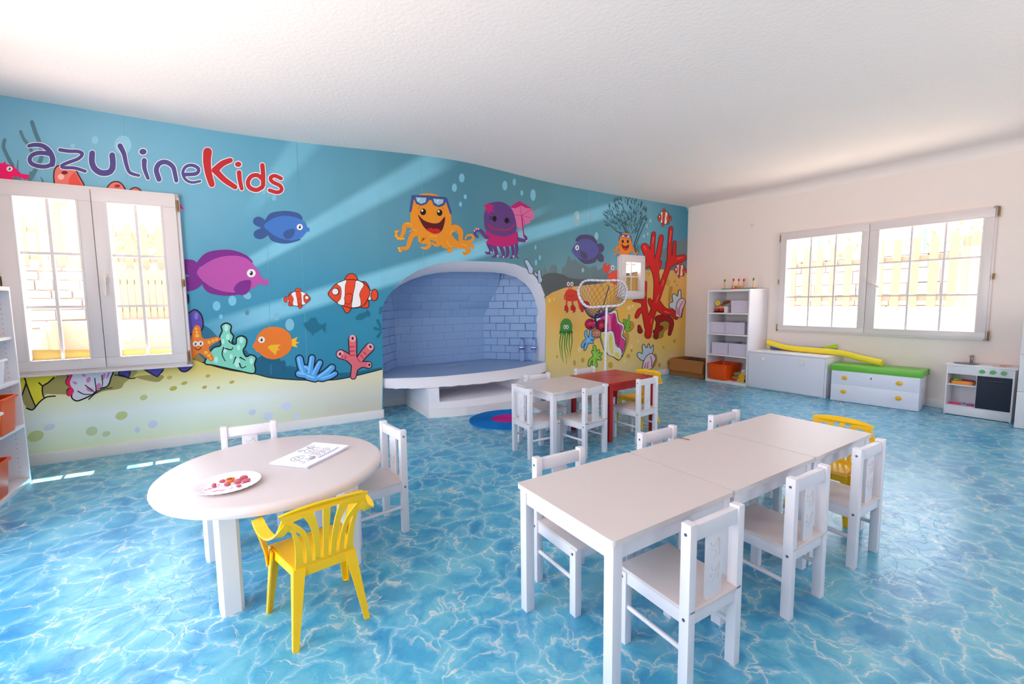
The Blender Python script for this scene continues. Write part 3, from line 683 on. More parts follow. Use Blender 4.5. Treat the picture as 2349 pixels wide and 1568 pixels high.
# --- silhouettes
SI = (30, 106, 134)
C.F([(425, 1070), (460, 1058), (478, 1032), (515, 1030), (532, 1068), (560, 1082), (588, 1062), (586, 1138), (560, 1108), (525, 1132), (502, 1140), (495, 1165), (480, 1138), (445, 1110)], SI, 2, sm=False)
C.F([(798, 1030), (825, 1002), (870, 990), (884, 970), (906, 990), (902, 1026), (880, 1020), (850, 1045), (810, 1046)], SI, 2, sm=False)
for P in ([(985, 960), (978, 1000)], [(940, 1105), (978, 1118)], [(960, 1050), (975, 1085), (985, 1110)], [(962, 1165), (985, 1130)]): C.S(P, 22, SI, 2, 14)
# --- rosy tube coral on the sea bed
CO = (222, 106, 118)
C.OS([([(780, 1185), (783, 1290), (795, 1370), (785, 1452)], 52, 34), ([(695, 1292), (750, 1318), (795, 1370)], 58, 30), ([(902, 1245), (845, 1310), (800, 1380)], 58, 34), ([(895, 1370), (845, 1366), (795, 1400)], 42, 26)], CO, K_, 3, ow=7)
for (x, y, rx, ry, a) in ((780, 1178, 24, 26, 0), (690, 1290, 24, 27, 0.4), (908, 1238, 22, 26, -0.7), (900, 1368, 14, 20, -0.2)): C.E(x, y, rx, ry, (232, 158, 166), 5, a); C.E(x, y, 8, 11, (60, 24, 34), 5.5, a)
for P in ([(760, 1240), (800, 1236)], [(762, 1270), (803, 1268)], [(764, 1300), (806, 1298)], [(706, 1300), (698, 1330)], [(730, 1308), (722, 1338)], [(840, 1300), (860, 1326)], [(862, 1278), (884, 1304)], [(820, 1330), (838, 1352)]): C.S(P, 12, (196, 66, 84), 5.5, 5)
# --- blue coral
BL = (84, 164, 232)
C.OS([([(430, 1430), (410, 1380), (398, 1325)], 44, 46), ([(445, 1440), (395, 1432)], 44, 46), ([(470, 1430), (480, 1370), (488, 1318)], 40, 38), ([(500, 1440), (525, 1390), (545, 1352)], 40, 34), ([(540, 1460), (590, 1425), (632, 1388)], 44, 42), ([(560, 1468), (620, 1450), (655, 1430)], 34, 30), ([(460, 1450), (510, 1466)], 50, 44), ([(470, 1400), (440, 1385)], 40, 30)], BL, K_, 3, ow=9, hi=(140, 198, 244))
# --- mint coral
MI = (132, 216, 190)
B.F([(1365, 560), (1390, 500), (1425, 455), (1470, 440), (1463, 385), (1480, 345), (1474, 312), (1505, 292), (1540, 310), (1536, 350), (1556, 380), (1545, 425), (1572, 430), (1576, 392), (1610, 377), (1642, 398), (1638, 442), (1620, 475), (1640, 515), (1672, 503), (1706, 522), (1696, 565), (1702, 600), (1686, 628), (1600, 612), (1500, 590), (1420, 572)], MI, 3, out=K_, ow=10)
for (x, y, r) in ((1508, 325, 17), (1518, 385, 16), (1485, 415, 14), (1608, 405, 16), (1590, 455, 14), (1500, 470, 16), (1540, 515, 14), (1580, 555, 24), (1675, 545, 16), (1440, 535, 16)): B.E(x, y, r*0.8, r*1.3, (188, 238, 224), 5)
for P in ([(1490, 455), (1480, 500), (1500, 545)], [(1500, 460), (1540, 470), (1550, 455)], [(1570, 520), (1555, 560)], [(1595, 560), (1610, 590), (1640, 580)], [(1525, 410), (1540, 425), (1560, 418)], [(1600, 520), (1635, 540)]): B.S(P, 9, K_, 5.5, 5)
# --- purple coral behind and smiling starfish
B.F([(1240, 250), (1268, 218), (1300, 203), (1335, 228), (1353, 280), (1346, 335), (1300, 360), (1240, 360)], (96, 78, 168), 2, out=K_, ow=9); B.E(1308, 245, 14, 24, (132, 116, 200), 4)
B.F([(1238, 110), (1255, 100), (1262, 125), (1258, 160), (1238, 170)], (30, 40, 80), 2)
B.F([(1285, 530), (1320, 495), (1365, 540), (1340, 556)], (150, 128, 60), 2, sm=False)
B.F([(1270, 430), (1285, 340), (1308, 306), (1334, 322), (1354, 396), (1440, 384), (1467, 394), (1460, 410), (1392, 455), (1425, 520), (1418, 540), (1400, 545), (1330, 492), (1292, 524), (1250, 540), (1270, 470)], (238, 126, 48), 5)
for (x, y, r) in ((1308, 330, 9), (1312, 352, 10), (1314, 376, 14), (1442, 402, 10), (1420, 410, 11), (1394, 420, 12), (1372, 488, 13), (1392, 508, 12), (1404, 528, 9)): B.E(x, y, r, r*0.9, (248, 184, 60), 6)
B.eye(1303, 430, 19, 17, 7); B.eye(1337, 428, 19, 17, 7); B.S([(1299, 457), (1318, 472), (1342, 455)], 5, K_, 7)
# --- pieces that reappear under the window
OL = (172, 158, 96)
B.F([(140, 640), (380, 640), (440, 600), (900, 600), (830, 690), (800, 728), (690, 745), (600, 770), (360, 765), (300, 770), (240, 850), (190, 860), (150, 800)], OL, 2)
B.F([(100, 640), (380, 640), (340, 680), (280, 712), (285, 770), (295, 790), (238, 850), (200, 760), (168, 690), (140, 780), (100, 780)], (240, 222, 66), 3, sm=False)
for P in ([(160, 650), (175, 690), (160, 740), (140, 790)], [(175, 690), (205, 770), (238, 848)], [(360, 655), (320, 690), (285, 715), (287, 770), (300, 792)], [(178, 858), (220, 868), (262, 820), (310, 785), (370, 778)], [(262, 690), (285, 712)]): B.S(P, 10, K_, 4.5, 8)
B.F([(440, 690), (452, 655), (480, 610), (735, 600), (738, 660), (716, 712), (660, 730), (620, 765), (560, 795), (512, 810), (480, 790), (478, 760), (455, 775), (448, 740), (468, 720)], (226, 222, 236), 3, out=K_, ow=9)
B.F([(440, 690), (452, 655), (475, 620), (484, 640), (468, 680), (474, 712), (494, 740), (478, 772), (456, 776), (448, 745), (466, 722)], (236, 40, 96), 5)
for (x, y, rx, ry) in ((500, 690, 16, 8), (590, 670, 14, 20), (600, 735, 26, 14), (655, 715, 16, 26), (690, 650, 10, 26), (720, 640, 8, 24), (560, 640, 14, 8)): B.E(x, y, rx, ry, (218, 138, 186), 5, 0.4)
for P in ([(520, 745), (560, 765), (605, 765)], [(570, 705), (600, 730), (630, 752)], [(632, 660), (640, 720), (640, 745)], [(680, 640), (684, 690), (680, 715)], [(592, 800), (630, 765), (680, 735), (750, 722)]): B.S(P, 7, K_, 6, 5)
B.F([(860, 660), (960, 640), (1085, 640), (1075, 672), (1040, 684), (960, 670), (900, 655)], (170, 152, 88), 2)
B.F([(790, 640), (800, 590), (870, 590), (866, 630), (858, 655)], (78, 68, 158), 3, sm=False, out=K_, ow=9); B.S([(765, 638), (820, 640), (860, 660), (900, 658)], 7, K_, 5)
B.F([(960, 600), (1100, 580), (1085, 610), (1048, 650), (1010, 630)], (84, 74, 166), 3, sm=False, out=K_, ow=9)
B.F([(1180, 560), (1280, 560), (1272, 590), (1240, 614), (1210, 612), (1192, 592)], (80, 72, 160), 3, out=K_, ow=9)

# --- orange octopus with sunglasses
OC = (228, 142, 36); OD = (246, 184, 50)
for P, w, w1 in (([(1240, 400), (1195, 366), (1155, 368), (1148, 410), (1125, 458), (1098, 448), (1094, 415), (1108, 405)], 42, 14), ([(1270, 420), (1215, 430), (1192, 475), (1172, 528), (1125, 532), (1118, 545), (1134, 552)], 46, 10), ([(1300, 420), (1272, 470), (1318, 482), (1330, 510), (1305, 530), (1275, 525)], 56, 12), ([(1330, 440), (1390, 470), (1398, 500), (1375, 508), (1352, 490)], 50, 12),
                 ([(1430, 430), (1440, 500), (1480, 522), (1478, 548), (1466, 560)], 66, 12), ([(1450, 430), (1520, 500), (1590, 515), (1612, 548), (1590, 570), (1574, 560)], 62, 12), ([(1470, 415), (1515, 382), (1555, 410), (1560, 480), (1615, 500), (1645, 518), (1640, 535)], 50, 10), ([(1555, 480), (1608, 486), (1646, 466), (1638, 436), (1605, 440), (1592, 462)], 26, 10)):
    C.S(P, w, OC, 3, w1)
C.F([(1195, 290), (1200, 220), (1225, 170), (1270, 142), (1330, 136), (1390, 150), (1440, 190), (1475, 250), (1490, 320), (1486, 390), (1455, 425), (1400, 440), (1300, 445), (1240, 425), (1200, 375)], OC, 4)
for P in ([(1160, 352), (1185, 350), (1205, 366)], [(1190, 410), (1215, 398), (1238, 402)], [(1260, 450), (1262, 478)], [(1480, 430), (1500, 405), (1540, 425)], [(1460, 480), (1475, 515), (1500, 520)], [(1340, 440), (1370, 446), (1396, 444)], [(1560, 500), (1600, 512), (1612, 540)]): C.S(P, 5, OD, 5, 3)
for (x, y) in ((1090, 440), (1108, 460), (1128, 464), (1146, 462), (1112, 530), (1118, 548), (1090, 412)): C.E(x, y, 8, 7, OD, 5)
NV = (60, 78, 140)
C.F([(1206, 148), (1320, 150), (1452, 164), (1452, 190), (1438, 222), (1400, 236), (1362, 222), (1348, 186), (1332, 182), (1312, 212), (1274, 226), (1238, 212), (1222, 178), (1206, 176)], NV, 5, sm=False)
C.S([(1214, 160), (1196, 264)], 20, NV, 5, 14); C.S([(1452, 176), (1486, 278)], 18, NV, 5, 14)
for P in ([(1232, 164), (1310, 168), (1304, 200), (1272, 212), (1244, 196)], [(1358, 174), (1434, 180), (1428, 208), (1394, 221), (1366, 202)]): C.F(P, (152, 192, 208), 6, sm=False)
C.S([(1248, 190), (1262, 170)], 4, (226, 240, 244), 7); C.S([(1384, 200), (1400, 180)], 4, (226, 240, 244), 7)
C.E(1287, 269, 21, 24, (24, 20, 24), 5); C.E(1405, 275, 20, 24, (24, 20, 24), 5); C.E(1280, 260, 7, 8, (230, 230, 230), 6); C.E(1398, 266, 7, 8, (230, 230, 230), 6)
C.S([(1252, 248), (1262, 234)], 6, (214, 92, 30), 5); C.S([(1424, 236), (1434, 250)], 6, (214, 92, 30), 5)
C.F([(1250, 290), (1290, 328), (1350, 350), (1402, 346), (1442, 304), (1440, 350), (1420, 405), (1382, 427), (1332, 412), (1285, 368)], (88, 18, 28), 5)
C.F([(1308, 398), (1340, 384), (1362, 392), (1384, 388), (1412, 402), (1398, 422), (1372, 426), (1336, 412)], (196, 30, 30), 6)
# --- purple octopus with umbrella
PO = (98, 64, 128); MG = (188, 36, 112)
C.F([(1908, 236), (1978, 190), (2072, 246), (2089, 316), (2056, 332), (2055, 350), (2016, 360), (1985, 396), (1962, 372), (1945, 300)], (214, 112, 160), 2, sm=False)
C.F([(1908, 236), (1978, 190), (2072, 246), (2024, 240), (1992, 224), (1950, 244)], (184, 36, 110), 3, sm=False)
for P in ([(1995, 295), (1985, 230)], [(1995, 295), (2055, 310)], [(1995, 295), (2016, 350)], [(1995, 295), (1930, 290)], [(1998, 292), (2066, 250)]): C.S(P, 4, (190, 60, 120), 3.5)
for P, w, w1 in (([(1760, 450), (1735, 445), (1705, 408), (1672, 400), (1660, 425), (1680, 452)], 34, 12), ([(1950, 460), (1985, 470), (2018, 474), (2028, 456), (2012, 436)], 34, 12), ([(1760, 500), (1776, 555), (1748, 566), (1736, 556)], 34, 8), ([(1795, 505), (1814, 565), (1800, 592), (1784, 592)], 34, 8), ([(1842, 510), (1862, 560), (1862, 588), (1842, 596)], 32, 8), ([(1888, 510), (1896, 565), (1884, 592), (1870, 594)], 28, 8), ([(1925, 500), (1936, 560), (1926, 596), (1914, 602)], 26, 8), ([(1955, 490), (1962, 545), (1956, 585), (1972, 602)], 26, 6)):
    C.S(P, w, PO, 3, w1)
for (x, y) in ((1656, 405), (1668, 392), (1684, 392), (1776, 560), (1822, 585), (1864, 592), (1935, 588), (2030, 478)): C.E(x, y, 6, 7, (232, 172, 190), 4)
C.S([(1995, 295), (2013, 452)], 9, MG, 4)
C.F([(1725, 330), (1730, 270), (1760, 215), (1812, 196), (1872, 205), (1925, 250), (1950, 320), (1958, 392), (1935, 432), (1860, 448), (1780, 432), (1736, 395)], PO, 4)
C.F([(1738, 398), (1758, 410), (1800, 437), (1880, 447), (1940, 425), (1966, 405), (1972, 450), (1955, 460), (1976, 490), (1930, 510), (1890, 520), (1800, 516), (1735, 490), (1766, 455), (1738, 424)], MG, 5, sm=False)
C.F([(1724, 214), (1750, 214), (1762, 197), (1771, 218), (1797, 224), (1784, 244), (1796, 272), (1770, 266), (1756, 290), (1748, 264), (1730, 262), (1738, 240)], MG, 5, sm=False)
C.S([(1758, 362), (1792, 388), (1850, 400), (1905, 394), (1938, 364)], 9, (200, 40, 50), 5, 7)
C.E(1800, 318, 15, 21, (26, 22, 28), 5); C.E(1887, 331, 15, 21, (26, 22, 28), 5)
for P in ([(1790, 314), (1764, 304)], [(1788, 322), (1762, 320)], [(1896, 326), (1912, 322)], [(1898, 334), (1914, 346)]): C.S(P, 4, (26, 22, 28), 5)

# --- right part: sea fan
FN = (62, 92, 104)
rf = random.Random(3)
E.S([(985, 540), (955, 470), (975, 400), (1000, 320), (1030, 240)], 10, FN, 1, 8); E.S([(905, 380), (870, 310), (850, 250)], 12, FN, 1, 8); E.S([(880, 370), (820, 350), (750, 285)], 10, FN, 1, 6)
E.S([(960, 480), (1000, 380), (1040, 290)], 9, FN, 1, 6)
for i in range(210):
    a = rf.uniform(0, 2*pi); q = math.sqrt(rf.random()); x = 890+172*q*cos(a); y = 235+150*q*sin(a)
    if y > 330 and abs(x-890) > 110: continue
    dx, dy = (x-930), (y-420); l = math.hypot(dx, dy); dx /= l; dy /= l; L_ = rf.uniform(18, 34); w = rf.uniform(6.5, 10); bend = rf.uniform(-8, 8)
    E.S([(x, y), (x+dx*L_*0.5-dy*bend, y+dy*L_*0.5+dx*bend), (x+dx*L_, y+dy*L_)], w, FN, 1, 2, caps=False)
for i in range(14):
    x = rf.uniform(965, 1000); y = rf.uniform(470, 530); E.S([(x, y), (x+rf.uniform(-8, 8), y-28)], 5, FN, 1, 2, caps=False)
# --- small orange octopus above the small window
O2 = (240, 132, 44)
for P, w, w1 in (([(850, 490), (822, 470), (812, 500), (796, 500), (796, 482)], 18, 6), ([(850, 515), (815, 520), (796, 545)], 18, 6), ([(860, 520), (868, 560)], 24, 14), ([(900, 520), (905, 560)], 26, 16), ([(930, 500), (945, 480), (955, 520), (980, 530)], 22, 8), ([(960, 525), (980, 520), (978, 505)], 10, 5)): E.S(P, w, O2, 3, w1)
E.F([(833, 440), (838, 400), (858, 370), (885, 362), (915, 372), (930, 405), (936, 450), (935, 500), (900, 530), (860, 530), (836, 490)], O2, 4)
E.F([(848, 372), (890, 376), (926, 384), (924, 400), (908, 408), (892, 400), (884, 388), (872, 400), (858, 400), (848, 388)], NV, 5, sm=False); E.E(866, 388, 11, 9, (190, 208, 214), 6); E.E(908, 393, 11, 9, (190, 208, 214), 6)
E.S([(844, 380), (834, 420)], 6, NV, 5); E.S([(928, 388), (936, 430)], 6, NV, 5)
E.E(864, 430, 8, 14, K_, 5); E.E(905, 431, 8, 14, K_, 5)
E.F([(853, 448), (880, 468), (915, 455), (908, 485), (886, 502), (864, 482)], (120, 30, 26), 5); E.E(886, 489, 14, 8, (214, 50, 40), 6)
# --- crabs
CR = (222, 62, 48)
for P, w, w1 in (([(430, 780), (438, 820)], 6, 8), ([(458, 780), (452, 820)], 6, 8), ([(418, 890), (414, 950)], 13, 13), ([(462, 890), (464, 950)], 13, 13), ([(495, 850), (520, 900), (530, 960)], 44, 30), ([(412, 840), (398, 870), (402, 895), (412, 885)], 10, 6)): E.S(P, w, CR, 3, w1)
E.F([(405, 870), (408, 835), (430, 812), (470, 815), (500, 830), (512, 870), (500, 902), (450, 908), (412, 900)], CR, 4)
E.F([(400, 945), (418, 930), (432, 965), (430, 990), (414, 1006), (412, 985), (398, 985)], (200, 42, 36), 5, sm=False); E.F([(448, 945), (470, 932), (490, 960), (486, 990), (466, 1006), (468, 985), (448, 978)], (200, 42, 36), 5, sm=False)
E.F([(528, 930), (560, 905), (595, 920), (598, 960), (560, 968), (548, 995), (528, 985)], (200, 42, 36), 5)
E.eye(430, 770, 12, 18, 5); E.eye(458, 770, 12, 18, 5); E.S([(430, 862), (450, 870), (470, 860)], 4, (150, 36, 32), 5)
E.F([(703, 645), (712, 612), (728, 594), (736, 628), (762, 604), (764, 650), (748, 684), (722, 676)], (228, 72, 54), 3, sm=False); E.S([(748, 684), (765, 705)], 8, CR, 3)
E.F([(745, 720), (762, 680), (800, 665), (840, 665), (840, 775), (790, 768), (755, 745)], (232, 84, 62), 3); E.S([(783, 655), (790, 680)], 6, CR, 4); E.eye(784, 640, 14, 20, 5)
# --- green jellyfish
GJ = (78, 152, 66)
for P in ([(375, 1160), (362, 1230), (366, 1310), (376, 1370)], [(390, 1165), (378, 1260), (386, 1370), (393, 1400)], [(405, 1165), (400, 1280), (412, 1350), (416, 1410)], [(425, 1165), (415, 1260), (428, 1320), (424, 1360)], [(440, 1165), (436, 1260), (448, 1330)], [(455, 1160), (460, 1230), (448, 1310), (440, 1370)]): E.S(P, 11, (66, 142, 52), 3, 2)
E.F([(364, 1130), (368, 1080), (390, 1052), (415, 1045), (445, 1058), (462, 1100), (460, 1140), (467, 1162), (445, 1158), (430, 1172), (415, 1158), (398, 1172), (382, 1158), (358, 1168)], GJ, 4); E.F([(362, 1140), (410, 1152), (460, 1140), (466, 1164), (445, 1158), (430, 1174), (415, 1158), (398, 1174), (382, 1158), (357, 1168)], (56, 118, 46), 5, sm=False)
E.eye(401, 1113, 11, 17, 6); E.eye(421, 1113, 11, 17, 6)
# --- pale corals beside the hearth arch
E.OS([([(130, 670), (118, 630), (95, 590)], 34, 26), ([(120, 630), (140, 650)], 22, 20), ([(205, 745), (198, 700), (196, 665)], 28, 18), ([(175, 700), (165, 682)], 18, 12), ([(200, 720), (212, 735)], 20, 18)], (172, 196, 226), (92, 62, 50), 3, ow=5)
# --- big pink and yellow shell, blue and green corals
G.F([(640, 1180), (720, 1240), (780, 1180), (850, 1000), (860, 880), (800, 860), (700, 1000)], (196, 152, 70), 3)
G.F([(560, 560), (600, 580), (650, 545), (690, 560), (700, 620), (720, 700), (770, 730), (796, 770), (780, 850), (770, 900), (812, 950), (806, 1040), (780, 1150), (750, 1200), (712, 1242), (640, 1190), (555, 1150), (500, 1060), (450, 900), (380, 660), (440, 560), (470, 540), (500, 560)], (232, 226, 224), 4, out=K_, ow=9)
G.F([(430, 620), (500, 570), (560, 590), (610, 604), (660, 590), (680, 640), (700, 730), (760, 765), (770, 800), (748, 860), (752, 920), (800, 970), (790, 1060), (760, 1140), (700, 1040), (640, 960), (560, 860), (500, 700)], (218, 66, 142), 5.5, out=K_, ow=5)
G.F([(640, 610), (672, 640), (684, 800), (672, 960), (645, 900), (610, 760)], (196, 30, 106), 7); G.F([(690, 740), (730, 780), (740, 900), (720, 1040), (680, 980)], (200, 36, 112), 7); G.F([(560, 610), (600, 640), (610, 800), (590, 850), (560, 760)], (232, 120, 172), 7)
G.F([(555, 850), (600, 830), (640, 850), (660, 920), (672, 1010), (690, 1050), (735, 1070), (758, 1120), (750, 1200), (712, 1236), (640, 1190), (560, 1150), (470, 920), (520, 880)], (232, 226, 220), 8, out=K_, ow=7)
G.F([(590, 880), (620, 900), (630, 1000), (640, 1150), (600, 1140), (580, 1000)], (232, 212, 96), 9.5); G.F([(470, 880), (510, 880), (550, 1000), (556, 1140), (520, 1080)], (236, 216, 110), 9.5); G.F([(655, 1150), (700, 1130), (730, 1180), (712, 1230), (670, 1200)], (236, 216, 90), 9.5)
G.OS([([(300, 990), (320, 940), (330, 860), (325, 830)], 42, 24), ([(290, 960), (262, 880), (268, 840)], 38, 26), ([(300, 960), (350, 930), (370, 950)], 50, 20), ([(290, 970), (240, 990), (212, 1050)], 40, 30), ([(280, 1000), (252, 1080), (246, 1095)], 34, 22), ([(300, 980), (350, 990), (352, 1000)], 46, 22)], (92, 168, 228), K_, 4, ow=7, hi=(140, 200, 240))
G.OS([([(380, 1300), (390, 1200), (392, 1130), (378, 1050)], 60, 34), ([(390, 1180), (355, 1120)], 40, 26), ([(400, 1180), (440, 1110)], 44, 28), ([(420, 1190), (472, 1150)], 50, 30), ([(400, 1200), (460, 1220), (462, 1230)], 50, 20), ([(370, 1210), (322, 1250), (310, 1310)], 44, 32), ([(400, 1300), (404, 1320)], 44, 30)], (128, 190, 60), K_, 4, ow=7, hi=(170, 216, 100))
G.F([(820, 830), (870, 850), (925, 800), (932, 740), (900, 700), (860, 720)], (190, 146, 66), 3)
G.OS([([(835, 820), (850, 720), (862, 620)], 34, 12), ([(825, 780), (795, 720), (788, 680)], 26, 18), ([(835, 740), (820, 680)], 24, 16), ([(850, 780), (868, 710)], 24, 18), ([(830, 830), (812, 800)], 30, 20), ([(850, 830), (872, 800)], 30, 20)], (126, 186, 60), (50, 90, 40), 4, ow=5)
def OSF(L_, *a, **k): E.OS([(q[0], q[1]*1.25, (q[2] if len(q) > 2 else q[1])*1.35) for q in L_], *a, **k)
# --- red branching coral
RC = (214, 34, 32); RD = (160, 26, 30)
E.F([(1100, 1190), (1180, 1200), (1200, 1150), (1260, 1100), (1270, 1000), (1180, 1010)], (170, 128, 52), 3); E.S([(1250, 800), (1235, 900)], 30, (190, 150, 66), 3, 20)
OSF([([(1150, 1050), (1210, 1040), (1255, 1080), (1238, 1170)], 44, 16), ([(1130, 1195), (1140, 1130), (1145, 1080)], 24, 18), ([(1140, 1140), (1172, 1120)], 26, 22), ([(1118, 1150), (1135, 1150)], 18, 18), ([(1003, 1145), (995, 1108)], 30, 14)], RD, K_, 4, ow=4)
OSF([([(1065, 1180), (1085, 1060), (1120, 950), (1160, 830), (1205, 700), (1236, 600), (1238, 480), (1250, 325)], 40, 20), ([(1236, 610), (1290, 578), (1345, 562)], 44, 38), ([(1262, 590), (1275, 520), (1280, 435)], 24, 14),
      ([(1125, 930), (1135, 780), (1125, 680), (1085, 580), (1040, 475)], 30, 44), ([(1095, 570), (1102, 480), (1112, 368)], 34, 20), ([(1125, 620), (1152, 520), (1172, 395)], 34, 24), ([(1075, 570), (1055, 630)], 30, 22), ([(1120, 690), (1150, 640), (1165, 595)], 26, 14),
      ([(1068, 1120), (1040, 980), (1035, 880), (1043, 760)], 44, 18), ([(1040, 975), (1000, 985), (975, 1030)], 36, 20), ([(1035, 915), (990, 905), (950, 905)], 26, 6), ([(1110, 960), (1085, 920), (1078, 895)], 28, 16),
      ([(1130, 920), (1190, 985), (1260, 1000), (1290, 1040)], 56, 20), ([(1270, 1000), (1325, 1025)], 36, 16)], RC, K_, 5, ow=4)
for P in ([(1248, 350), (1238, 440)], [(1300, 570), (1340, 556)], [(1035, 470), (1050, 500)], [(1108, 400), (1102, 450)], [(1150, 860), (1128, 920)], [(1190, 740), (1178, 790)], [(1030, 800), (1026, 850)], [(1200, 990), (1240, 1002)], [(1095, 1050), (1088, 1090)]): E.S(P, 8, (240, 110, 96), 7.5, 4)
# --- shells at the far right
for P in ([(1240, 960), (1232, 935), (1242, 916), (1262, 912), (1258, 860), (1280, 850), (1300, 868), (1308, 826), (1326, 818), (1330, 880), (1345, 890), (1330, 960), (1290, 990), (1260, 965)],):
    E.F(P, (206, 216, 228), 9, out=K_, ow=5)
E.F([(1292, 940), (1308, 900), (1340, 884), (1363, 908), (1348, 960), (1330, 1030), (1306, 1034), (1284, 1020)], (234, 214, 224), 10.5, out=K_, ow=5)
for P in ([(1312, 1020), (1316, 960), (1345, 905)], [(1296, 1010), (1302, 960)], [(1328, 1020), (1340, 960)]): E.S(P, 9, (206, 96, 150), 12, 6)
E.F([(1110, 1440), (1135, 1400), (1140, 1350), (1120, 1320), (1100, 1400)], (190, 150, 70), 3)
E.F([(984, 1350), (980, 1325), (1000, 1316), (1022, 1325), (1020, 1262), (1036, 1252), (1054, 1282), (1072, 1244), (1086, 1284), (1108, 1256), (1104, 1320), (1070, 1345), (1040, 1380), (1010, 1376)], (196, 212, 226), 4, out=K_, ow=5)
E.F([(1022, 1450), (1030, 1390), (1055, 1345), (1095, 1325), (1127, 1362), (1112, 1400), (1096, 1445), (1060, 1452)], (236, 220, 226), 6, out=K_, ow=5)
for P in ([(1095, 1430), (1095, 1385), (1085, 1345)], [(1060, 1440), (1066, 1390)], [(1040, 1440), (1046, 1400)]): E.S(P, 12, (212, 104, 160), 7.5, 7)

# joints of the printed wall paper
for (x0, y0, x1, y1) in ((283, 262, 292, 432), (607, 322, 622, 858), (680, 330, 706, 866), (965, 358, 972, 610), (1353, 436, 1354, 640), (700, 872, 704, 968)):
    Crop(0, 0, 1).S([(x0, y0), (x1, y1)], 0.7, (108, 166, 188) if y1 < 900 else (206, 206, 200), 0.2, caps=False)
mural = None
# give the two sand areas their shaded print
for i, mm_ in enumerate(MU.mats):
    if mm_.name in ('print_ff00ff', 'print_ff01ff'): MU.mats[i] = sand
mural = MU.build('mural_print', wb, recalc=False)
mural['label'] = 'printed underwater cartoon scene with fish, octopuses, corals and sandy sea bed'
lettering = LT.build('lettering', wb, recalc=False)
lettering['label'] = 'purple and red cartoon lettering with white outline'

# ------------------------------------------------------------------ open hearth
blue = mat('blue_hearth_paint', (136, 168, 212), 0.45, 0.35, bump=0.6, bscale=60, var=0.05)
blue_floor = mat('blue_hearth_floor', (140, 164, 200), 0.4, 0.4, bump=0.4, bscale=25)
root = thing('fireplace', 'white plastered open hearth with a blue painted brick recess in the mural wall', 'fireplace', (2.25, 4.6, 0))
OF = Matrix.Translation((-2.25, -4.6, 0))
top_f = [(1.205, 4.59), (1.30, 4.535), (1.47, 4.45), (1.63, 4.385), (1.81, 4.345), (2.0, 4.33), (2.22, 4.325), (2.42, 4.33), (2.62, 4.352), (2.82, 4.40), (3.02, 4.47), (3.18, 4.53), (3.30, 4.585)]
bot_f = [(1.205, 4.60), (1.28, 4.53), (1.38, 4.45), (1.50, 4.385), (1.62, 4.33), (1.80, 4.285), (2.10, 4.25), (2.40, 4.235), (2.65, 4.25), (2.88, 4.30), (3.08, 4.40), (3.20, 4.48), (3.30, 4.57)]
back_o = [(3.40, 4.75), (2.83, 5.36), (1.56, 5.38), (1.15, 4.74)]
mb = MB()
tf, bf = smooth_pts(top_f, False, 4), smooth_pts(bot_f, False, 4); n = len(tf)
rl = random.Random(5)
V = []
for (a, b2) in zip(tf, bf):
    j = rl.uniform(-0.004, 0.004)
    V += [(a[0], a[1]+0.012, 0.400), (a[0], a[1]+0.002, 0.396), (a[0]*0.5+b2[0]*0.5, a[1]*0.5+b2[1]*0.5-0.008, 0.345), (b2[0], b2[1]+j, 0.298+j), (b2[0], b2[1]+0.03, 0.292)]
Fc = []
for i in range(n-1):
    for k in range(4): Fc.append((i*5+k, (i+1)*5+k, (i+1)*5+k+1, i*5+k+1))
mb.faces(V, Fc, hearth_mat, M=OF, smooth=True)
# underside and ends
V = [(p[0], p[1]+0.03, 0.292) for p in bf]+[(3.30, 4.9, 0.292), (3.30, 5.34, 0.292), (1.205, 5.36, 0.292), (1.205, 4.9, 0.292)]
tr = tessellate_polygon([[Vector((p[0], p[1], 0)) for p in V]]); mb.faces(V, [tuple(t) for t in tr], hearth_mat, M=OF)
mb.build('hearth_slab', root)
# blue slab top with a small drain well
hole = [(2.13, 4.93), (2.13, 5.10), (2.34, 5.10), (2.36, 5.00), (2.34, 4.94), (2.22, 4.96)]
loopo = [(p[0], p[1]+0.012) for p in tf]+[(3.42, 4.77), (2.83, 5.38), (1.56, 5.40), (1.15, 4.76)]
flat = loopo+hole
tr = tessellate_polygon([[Vector((p[0], p[1], 0)) for p in loopo], [Vector((p[0], p[1], 0)) for p in hole]])
mb = MB(); mb.faces([(p[0], p[1], 0.4005) for p in flat], [tuple(t) for t in tr], blue_floor, M=OF)
mb.prism(hole, 0.35, 0.352, blue_floor, M=OF)
for i in range(len(hole)):
    a, b2 = hole[i], hole[(i+1) % len(hole)]; mb.faces([(a[0], a[1], 0.35), (b2[0], b2[1], 0.35), (b2[0], b2[1], 0.4005), (a[0], a[1], 0.4005)], [(0, 1, 2, 3)], blue_floor, M=OF)
mb.build('hearth_floor', root)
